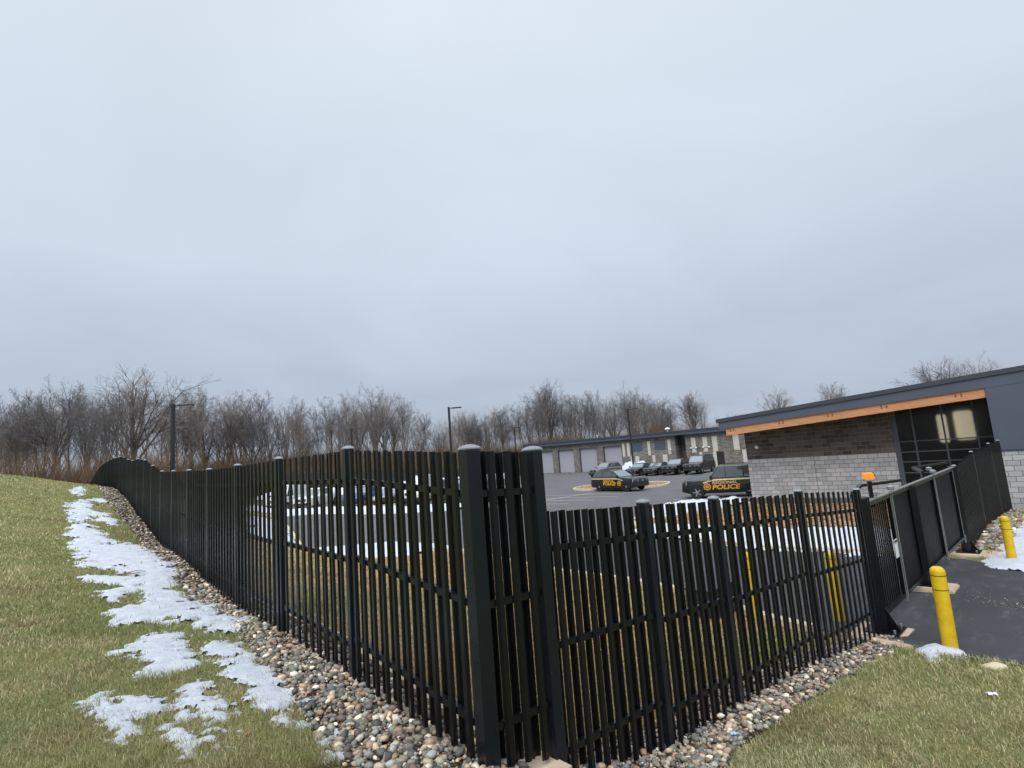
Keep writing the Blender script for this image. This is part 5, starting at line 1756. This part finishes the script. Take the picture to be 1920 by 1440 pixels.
def livery(root, half, q, sd, twoline):
    hood, belt = q['hood'], q['belt']
    zs = belt - .075
    # stripe sweeps down towards the front
    n = 22
    xa, xb = -q['L'] / 2 + .12, q['wbx'] + .35
    pts = []
    for i in range(n + 1):
        t = i / n; x = xa + (xb - xa) * t
        d = -.01 - .16 * max(0, (t - .80) / .20) ** 1.6
        pts.append((x, zs + d - .035 - .02 * t, zs + d + .035))
    band_on_side(root, half, sd, pts, 'tan_film')
    # gold sweep under it towards the front wheel
    zc = .70 if twoline else .62
    fx = q['wbx'] - .05
    disc = MB()
    V = []; 
    cx = q['wbx'] + .12 if twoline else q['wbx'] - .02
    for nm, r0, r1, mt in (('crest_ring', .17, .215, 'gold_film'), ('crest', 0.0, .165, 'wood_litter')):
        V = []; F = []
        for i in range(24):
            a = 2 * math.pi * i / 24
            for r in (r0, r1):
                x = cx + r * math.cos(a); z = zc + .05 + r * math.sin(a)
                V.append((x, sd * (half(x, z) + (.009 if nm == 'crest' else .008)), z))
        for i in range(24):
            f = (2 * i, 2 * i + 1, (2 * i + 3) % 48, (2 * i + 2) % 48)
            F.append(f[::-1] if sd > 0 else f)
        mesh_obj(nm, V, F, mt, root)
    o_ = MB()
    # five-pointed emblem in the crest
    st = []
    for i in range(10):
        a = math.pi / 2 + math.pi * i / 5; r = .12 if i % 2 == 0 else .055
        x = cx + r * math.cos(a); z = zc + .05 + r * math.sin(a)
        st.append((x, sd * (half(x, z) + .013), z))
    st.append((cx, sd * (half(cx, zc) + .013), zc + .05))
    mesh_obj('emblem', st, [((i, (i + 1) % 10, 10) if sd < 0 else (10, (i + 1) % 10, i)) for i in range(10)], 'gold_film', root)
    yy = half(0, .8) + .012
    rot = (R(90), 0, 0) if sd < 0 else (R(90), 0, R(180))
    if sd > 0:      # front is at the reader's left
        x0 = cx - .28
        text_mesh('POLICE', .40, 'gold_film', root, (x0, yy, zc - .12), rot, sx=1.22, bold=.014)
        if twoline: text_mesh('REGIONAL', .235, 'tan_film', root, (x0 - .02, yy, zc + .215), rot, sx=1.30, bold=.006)
    else:
        x0 = cx - .28 - 1.55
        text_mesh('POLICE', .36, 'gold_film', root, (x0, -yy, zc - .10), rot, sx=1.18, bold=.013)
        text_mesh('REGIONAL', .19, 'gold_film', root, (x0 + .05, -yy, zc + .19), rot, sx=1.30, bold=.005)
# police cars in the lot
r1, hf, q1 = make_car('suv', 'paint_graphite', (8.5, 46.4), R(-52), 'grey police SUV with gold lettering before the kerbed island', 'car', rim='steel', ground=-2.0)
livery(r1, hf, q1, -1, False); livery(r1, hf, q1, 1, False)
r2, hf, q2 = make_car('big', 'paint_black', (13.3, 34.85), R(155.4), 'large black police SUV with gold stripe half hidden by the block wall', 'car', ground=-2.0)
livery(r2, hf, q2, 1, True); livery(r2, hf, q2, -1, True)
PK = R(-130)
make_car('suv', 'paint_bronze', (11.35, 70.9), R(-138), 'bronze SUV parked in front of the garage doors', 'car', ground=-2.0)
def nose(x, y, kind):
    L = SPEC[kind]['L'] / 2
    return (x - math.cos(PK) * L, y - math.sin(PK) * L)
make_car('sedan', 'paint_black', nose(13.5, 65.6, 'sedan'), PK, 'black sedan parked just right of the lamp post', 'car', group='dark cars parked nose-out in a row', ground=-2.0)
make_car('sedan', 'paint_graphite', nose(15.3, 64.0, 'sedan'), PK, 'dark sedan parked between the black sedan and a dark SUV', 'car', group='dark cars parked nose-out in a row', ground=-2.0)
make_car('suv', 'paint_black', nose(17.1, 62.3, 'suv'), PK, 'black SUV parked second from the right in the dark row', 'car', group='dark cars parked nose-out in a row', ground=-2.0)
make_car('big', 'paint_black', nose(19.1, 60.4, 'big'), PK, 'tallest black SUV at the right end of the dark row', 'car', group='dark cars parked nose-out in a row', ground=-2.0)
# vehicles seen between the pales of the left fence
G2 = 'vehicles seen between the fence pales'
make_car('van', 'paint_snow', (-23.6, 55.2), R(-100), 'white van seen through the left fence, furthest left', 'van', group=G2, ground=-2.0)
make_car('pickup', 'paint_snow', (-20.2, 54.0), R(-100), 'white pickup seen through the fence beside the white van', 'pickup', group=G2, ground=-2.0)
make_car('suv', 'paint_blue', (-15.4, 52.4), R(-96), 'blue SUV seen through the fence left of the second post', 'car', group=G2, ground=-2.0)
make_car('sedan', 'paint_silver', (-12.4, 51.4), R(-96), 'silver sedan seen through the fence right of the blue SUV', 'car', group=G2, ground=-2.0)
make_car('van', 'paint_snow', (-9.4, 50.6), R(-96), 'white van seen through the fence between silver and dark cars', 'van', group=G2, ground=-2.0)
make_car('big', 'paint_black', (-5.8, 46.0), R(-60), 'black SUV seen through the fence just left of the corner post', 'car', group=G2, ground=-2.0)
r3, hf, q3 = make_car('suv', 'paint_black', (-3.4, 43.6), R(-20), 'black police SUV with gold side seen through the fence at the corner post', 'car', rim='steel', group=G2, ground=-2.0)
livery(r3, hf, q3, -1, False)

# ---------------------------------------------------------------- bare winter trees
def mat_bark(name, c0, c1):
    k = NT(name)
    p = k.pos()
    c = k.ramp(k.noise(p, 1.5, 5), [(0.3, c0), (0.7, c1)])
    oi = k.n('ShaderNodeObjectInfo')
    c = k.mix(1.0, c, k.ramp(oi.outputs['Random'], [(0, (.72, .72, .74, 1)), (.6, (1.0, .98, .96, 1)), (1, (1.25, 1.18, 1.1, 1))]), 'MULTIPLY')
    k.set(color=c, rough=.95, spec=.1)
    MAT[name] = k.m
mat_bark('bark', srgb(96, 93, 91), srgb(130, 125, 121))
mat_bark('twig', srgb(120, 117, 118), srgb(150, 146, 145))
mat_bark('bark_pale', srgb(128, 122, 112), srgb(160, 152, 140))
mat_bark('brush', srgb(104, 92, 80), srgb(146, 126, 104))

class Skel:
    def __init__(s): s.seg = []        # (p0, p1, r0, r1, level)
def grow(sk, rng, p, d, length, r, level, maxl, upw, spread, droop=0.0):
    n = 4 if level == 0 else (3 if level < 3 else 2)
    pts = [np.array(p)]; rs = [r]
    dd = np.array(d, float)
    end_r = r * (.55 if level == 0 else .35)
    for i in range(n):
        dd = dd + rng.normal(0, (.05, .13, .18, .22, .24)[level], 3) + np.array([0, 0, upw * (0, .13, .05, .0, -.02)[level]])
        dd /= np.linalg.norm(dd)
        pts.append(pts[-1] + dd * length / n)
        rs.append(r + (end_r - r) * (i + 1) / n)
    for i in range(n): sk.seg.append((pts[i], pts[i + 1], rs[i], rs[i + 1], level))
    if level >= maxl: return
    if level == 0: k = rng.integers(13, 18)
    elif level == 1: k = rng.integers(7, 10)
    elif level == 2: k = rng.integers(5, 8)
    else: k = rng.integers(4, 7)
    for j in range(k):
        if level == 0: t = .36 + .64 * (j + rng.random()) / k
        else: t = .22 + .78 * (j + rng.random() * .8) / k
        t = min(t, .999)
        i = int(t * n); f = t * n - i
        q = pts[i] + (pts[i + 1] - pts[i]) * f
        base = pts[i + 1] - pts[i]; base = base / np.linalg.norm(base)
        a = rng.random() * 2 * np.pi + j * 2.4
        ref = np.array([1, 0, 0]) if abs(base[0]) < .8 else np.array([0, 1, 0])
        u = np.cross(base, ref); u /= np.linalg.norm(u); v = np.cross(base, u)
        ang = spread * rng.uniform(.65, 1.25) * (1.0 if level else (1.15 - .45 * t))
        nd = base * math.cos(ang) + (u * math.cos(a) + v * math.sin(a)) * math.sin(ang)
        nd[2] += upw * (.25 if level < 1 else .10 if level < 2 else .02)
        nd /= np.linalg.norm(nd)
        ll = length * ((rng.uniform(.34, .50) * (1.25 - .6 * t)) if level == 0 else (rng.uniform(.40, .60) * (1.1 - .5 * t)))
        rr = min(rs[i] * .60, (r * (.38 if level == 0 else .48)))
        grow(sk, rng, q, nd, ll, rr, level + 1, maxl, upw, spread)
def skel_mesh(segs, sides_of, rmin):
    Vs = []; Fs = []; b = 0
    by = {}
    for s in segs: by.setdefault(sides_of(s[4]), []).append(s)
    for n, ss in by.items():
        P0 = np.array([s[0] for s in ss]); P1 = np.array([s[1] for s in ss])
        r0 = np.maximum([s[2] for s in ss], rmin); r1 = np.maximum([s[3] for s in ss], rmin)
        D = P1 - P0; D /= np.linalg.norm(D, axis=1)[:, None] + 1e-9
        ref = np.where(np.abs(D[:, 2:3]) < .9, np.array([[0, 0, 1.]]), np.array([[1., 0, 0]]))
        U = np.cross(D, ref); U /= np.linalg.norm(U, axis=1)[:, None]; Wv = np.cross(D, U)
        m = len(ss)
        ring = []
        for k in range(n):
            t = 2 * np.pi * k / n
            o = U * math.cos(t) + Wv * math.sin(t)
            ring.append((P0 + o * r0[:, None], P1 + o * r1[:, None]))
        V = np.stack([x for a, c in ring for x in (a, c)], 1).reshape(-1, 3)     # per seg 2n verts: a0 c0 a1 c1 ...
        base = np.arange(m)[:, None] * (2 * n) + b
        for k in range(n):
            k2 = (k + 1) % n
            Fs.append(base + [[2 * k, 2 * k2, 2 * k2 + 1, 2 * k + 1]])
        Vs.append(V); b += len(V)
    return np.vstack(Vs), np.vstack(Fs)
def tree_proto(seed, upw, spread, trunk, rad, maxl=4, fork=1):
    rng = np.random.default_rng(seed)
    sk = Skel()
    if fork == 1:
        grow(sk, rng, (0, 0, -.02), (0, 0, 1), trunk, rad, 0, maxl, upw, spread)
    elif fork >= 5:
        # vase shape: short bole, several leaders fanning out into a dome
        h = .38
        sk.seg.append((np.array([0, 0, -.02]), np.array([0.004, 0, h]), rad, rad * .8, 0))
        for f in range(fork):
            a = 2 * np.pi * f / fork + rng.normal(0, .25)
            tl = rng.uniform(.14, .58) if f else .05
            z0 = h * rng.uniform(.72, 1.0)
            grow(sk, rng, (0.003, 0, z0), (math.sin(tl) * math.cos(a), math.sin(tl) * math.sin(a), math.cos(tl)), trunk * rng.uniform(.50, .62) * (1.05 - .25 * tl), rad * .50, 1, maxl, upw, spread)
            grow(sk, rng, (0.003, 0, z0 + .1), (math.sin(tl * .6) * math.cos(a + .5), math.sin(tl * .6) * math.sin(a + .5), math.cos(tl * .6)), trunk * rng.uniform(.42, .56), rad * .40, 1, maxl, upw, spread)
    else:
        for f in range(fork):
            a = 2 * np.pi * f / fork + rng.random()
            grow(sk, rng, (0.01 * math.cos(a), .01 * math.sin(a), -.02), (.12 * math.cos(a), .12 * math.sin(a), 1), trunk * rng.uniform(.85, 1.05), rad * .8, 0, maxl, upw, spread)
    seg = sk.seg
    top = max(max(s[0][2], s[1][2]) for s in seg)
    seg = [(s[0] / top, s[1] / top, s[2] / top, s[3] / top, s[4]) for s in seg]
    tv, tf = skel_mesh([s for s in seg if s[4] <= 1], lambda l: 7 if l == 0 else 5, .0006)
    cv, cf = skel_mesh([s for s in seg if s[4] > 1], lambda l: 3, .00042)
    return (tv, tf), (cv, cf)
PROTO = []
for i, (sd, up, spd, tr, rd, fk) in enumerate(((3, .75, .70, 1.0, .0105, 1), (8, .9, .60, 1.0, .0090, 1), (14, .6, .80, .95, .0120, 1), (21, .9, .55, 1.0, .0100, 2), (33, .8, .64, 1.0, .0085, 1),
                                               (42, .7, .72, .95, .0115, 2), (57, 1.0, .50, 1.05, .0075, 1), (64, .55, .64, 1.0, .0150, 6), (71, .6, .60, 1.0, .0130, 5))):
    (tv, tf), (cv, cf) = tree_proto(sd, up, spd, tr, rd, 4, fk)
    ms = []
    for nm, v, f, mt in (('trunk', tv, tf, 'bark'), ('crown', cv, cf, 'twig')):
        o = np_mesh(nm, v, f, mt, True)
        me = o.data; bpy.data.objects.remove(o); ms.append(me)
    PROTO.append(ms)
def tree(x, y, hgt, k, rz, label, wide=1.0, group='bare trees of the wood behind the lot', zb=None, pale=False):
    z = h1(x, y) if zb is None else zb
    root = empty('tree', (x, y, z - .1), rz)
    tag(root, label, 'tree', group)
    for nm, me in zip(('trunk', 'crown'), PROTO[k]):
        o = bpy.data.objects.new(nm, me); COL.objects.link(o); o.parent = root
        o.scale = (hgt * wide, hgt * wide, hgt)
    return root
SKY_AZ = [-50, -43, -40.8, -38, -35.4, -32, -30, -26, -22, -20, -17, -14.7, -12.5, -10, -7, -4, -1, 2, 3.8, 6, 8.5, 12, 14.5, 18, 21, 24]
SKY_TN = [.150, .150, .167, .172, .178, .165, .161, .150, .135, .130, .140, .150, .135, .098, .092, .098, .112, .125, .135, .118, .108, .116, .095, .090, .06, .055]
trng = random.Random(5)
def place(az, D, fac, k, label, wide=1.0):
    tn = float(np.interp(az, SKY_AZ, SKY_TN))
    x = D * math.sin(R(az)); y = D * math.cos(R(az))
    z = h1(x, y)
    hgt = (EYE + D * tn * fac) - z
    return tree(x, y, hgt, k, trng.random() * 6.28, label, wide)
# individual trees that can be told apart
place(-35.6, 82, 1.03, 7, 'broad spreading bare tree left of the tall lamp post', 1.2)
place(-40.9, 80, 1.0, 8, 'tall bare tree with rounded crown at the far left', 1.15)
place(-43.5, 84, .97, 3, 'forked bare tree cut by the left edge of the picture', 1.0)
place(-38.3, 88, .93, 1, 'slender bare tree between the two broad left trees', .95)
place(-30.3, 93, 1.0, 1, 'upright bare tree just right of the tall lamp post', 1.05)
place(-26.0, 93, .98, 4, 'tall slim bare tree midway along the left fence', .95)
place(-22.6, 94, .97, 6, 'narrow bare tree left of the big domed tree', .95)
place(-14.8, 96, 1.05, 8, 'big domed bare tree standing above its neighbours behind the fence', 1.15)
place(3.7, 112, 1.03, 7, 'large bare tree rising behind the left end of the garage building', 1.05)
place(12.0, 120, 1.07, 8, 'open-crowned bare tree above the lamp post by the parked cars', .95)
place(18.3, 132, 1.05, 7, 'wide pale bare tree behind the garage building roof', 1.05)
place(15.4, 128, .92, 5, 'smaller bare tree between the two tall ones over the garage roof', .9)
tree(135 * math.sin(R(26.2)), 135 * math.cos(R(26.2)), 15.2, 8, 1.0, 'bare treetop showing just above the timber-beam roof', 1.05)
tree(140 * math.sin(R(31)), 140 * math.cos(R(31)), 14.3, 3, 2.0, 'bare treetops over the middle of the sloping roof', 1.2)
tree(142 * math.sin(R(38.6)), 142 * math.cos(R(38.6)), 17.0, 7, 4.0, 'bushy bare treetop above the right end of the sloping roof', 1.15)
tree(146 * math.sin(R(41.2)), 146 * math.cos(R(41.2)), 17.8, 8, 5.0, 'bare treetop furthest right above the sloping roof', 1.0)
# the front of the wood
az = -46.5
gi = 0
MARKS = [(-42, 'left of the broad tree'), (-33, 'around the broad tree'), (-28, 'right of the tall left lamp post'), (-21, 'above the middle of the fence'),
         (-16, 'left of the big domed tree'), (-10, 'right of the big domed tree'), (-5, 'by the lamp post near the corner'), (1, 'left of the garage building'), (7, 'above the left garage doors'), (30, 'above the right garage roof')]
ORD = ['first', 'second', 'third', 'fourth', 'fifth', 'sixth', 'seventh', 'eighth', 'ninth', 'tenth', 'eleventh', 'twelfth']
seen = {}
while az < 17:
    D = trng.uniform(78, 100) + max(0, (az + 20)) * .75
    if az > -33: D = max(D, trng.uniform(92, 106))
    if az > -7: D = max(D, 106)
    fac = trng.uniform(.76, 1.02); kk = trng.choice([0, 1, 3, 4, 5, 6, 8, 4]); wd = trng.uniform(.85, 1.1)
    adj = ('low ' if fac < .83 else 'tall ' if fac > .95 else '') + ('twin-stemmed ' if kk in (3, 5) else 'slim ' if kk == 6 else '')
    where = next(t for lim, t in MARKS if az < lim)
    seen[where] = seen.get(where, -1) + 1
    place(az, D, fac, kk, adj + 'bare tree, ' + ORD[min(seen[where], 11)] + ' from left ' + where, wd)
    az += trng.uniform(.75, 1.5)
# far wood behind: one mass
def far_wood():
    Vs = []; Fs = []; b = 0
    rng = np.random.default_rng(77)
    for i in range(120):
        a = rng.uniform(-48, 24)
        D = rng.uniform(104, 135) + max(0, a + 20) * .6
        tn = float(np.interp(a, SKY_AZ, SKY_TN)) * rng.uniform(.72, .98)
        x = D * math.sin(R(a)); y = D * math.cos(R(a)); z = -1.8
        hh = EYE + D * tn - z
        k = int(rng.integers(0, len(PROTO)))
        t = rng.random() * 6.28; c, s = math.cos(t), math.sin(t)
        for me in PROTO[k]:
            n = len(me.vertices); co = np.empty(n * 3, np.float32); me.vertices.foreach_get('co', co); co = co.reshape(-1, 3)
            m = len(me.polygons); li = np.empty(m * 4, np.int32); me.loops.foreach_get('vertex_index', li); li = li.reshape(-1, 4)
            if me.name.startswith('crown'):
                keep = np.arange(m) % 1 == 0
                # thin out: whole twigs of three faces each, laid out face-major
                q = m // 3; sel = rng.random(q) < .12
                li = li[np.concatenate([sel, sel, sel])]
            wd = rng.uniform(.8, 1.1) * hh
            p = np.c_[(co[:, 0] * c - co[:, 1] * s) * wd + x, (co[:, 0] * s + co[:, 1] * c) * wd + y, co[:, 2] * hh + z]
            used = np.unique(li); rm = np.zeros(n, int); rm[used] = np.arange(len(used))
            Vs.append(p[used]); Fs.append(rm[li] + b); b += len(used)
    o = np_mesh('distant_wood', np.vstack(Vs), np.vstack(Fs), 'twig', True)
    tag(o, 'hazy mass of bare trees deep in the wood', None, None, 'stuff')
far_wood()
# undergrowth: brambles and saplings along the wood's edge
def brush():
    rng = np.random.default_rng(99)
    n = 150000
    a = np.radians(rng.uniform(-49, 22, n))
    D = rng.uniform(74, 112, n) + np.maximum(0, np.degrees(a) + 20) * .6
    D = np.where(np.degrees(a) > -33, np.maximum(D, 91 + rng.random(n) * 20), D)
    D = np.where(np.degrees(a) > -6, np.maximum(D, 104 + rng.random(n) * 20), D)
    x = D * np.sin(a); y = D * np.cos(a); z = H(x, y)
    hh = (1.2 + 4.6 * fbm(x, y, .12, 40)) * rng.uniform(.3, 1.1, n) * 1.75
    lx = rng.normal(0, .35, n) * hh; ly = rng.normal(0, .35, n) * hh
    w = .025 + .03 * rng.random(n)
    P0 = np.c_[x, y, z - .1]; P1 = np.c_[x + lx, y + ly, z + hh]
    t = rng.random(n) * 6.28
    s = np.c_[np.cos(t) * w, np.sin(t) * w, 0 * w]
    V = np.stack([P0 - s, P0 + s, P1], 1).reshape(-1, 3)
    T = np.arange(n * 3).reshape(-1, 3)
    o = np_mesh('undergrowth', V, T, 'brush', False)
    tag(o, 'brown leafless undergrowth at the foot of the wood', None, None, 'stuff')
brush()
# small things lying about -------------------------------------------------
def lump(name, mat, loc, size, seed, label, cat):
    V = IV2 * (1 + .22 * np.array([mnoise.noise(Vector(v) * 1.3 + Vector((seed, 0, 0))) for v in IV2]))[:, None] * np.array(size)
    o = mesh_obj(name, V, IF2, mat, None, True, loc)
    tag(o, label, cat)
lump('rock', 'rock_tan', (5.42, 6.72, h1(5.42, 6.72) + .02), (.14, .08, .05), 3.1, 'flat pale rock in the grass by the driveway edge', 'rock')
def scrap(name, mat, x, y, r, seed, label, cat):
    rg = np.random.default_rng(seed)
    m = 7
    V = []; F = []
    for i in range(m):
        for j in range(m):
            V.append((x + (i / (m - 1) - .5) * r * 2 + rg.normal(0, r * .08), y + (j / (m - 1) - .5) * r * 1.3 + rg.normal(0, r * .08), 0))
    V = np.array(V); V[:, 2] = H(V[:, 0], V[:, 1]) + .045 + rg.random(len(V)) * r * .5
    for i in range(m - 1):
        for j in range(m - 1):
            F.append((i * m + j, (i + 1) * m + j, (i + 1) * m + j + 1, i * m + j + 1))
    o = mesh_obj(name, V, F, mat)
    sm = o.modifiers.new('thickness', 'SOLIDIFY'); sm.thickness = .002
    tag(o, label, cat)
scrap('litter', 'plastic_blue', *RP(2.35, .27), .035, 2, 'crumpled pale blue plastic scrap on the stones', 'litter')
scrap('litter', 'plastic_white', 4.55, 5.75, .045, 5, 'small white scrap on the lawn at far right', 'litter')
br_ = MB().tube([(-.15, 0, .03), (-.02, .05, .05), (.12, .02, .04), (.3, .09, .05)], [.012, .014, .010, .004], 6)
br_.tube([(-.02, .05, .05), (.05, .16, .06), (.16, .22, .05)], [.009, .007, .003], 5)
o = br_.build('fallen_twig', 'wood_litter', None, True, (-7.2, 9.9, h1(-7.2, 9.9) + .03))
tag(o, 'brown fallen twig lying on the snow strip beside the gravel', 'twig')
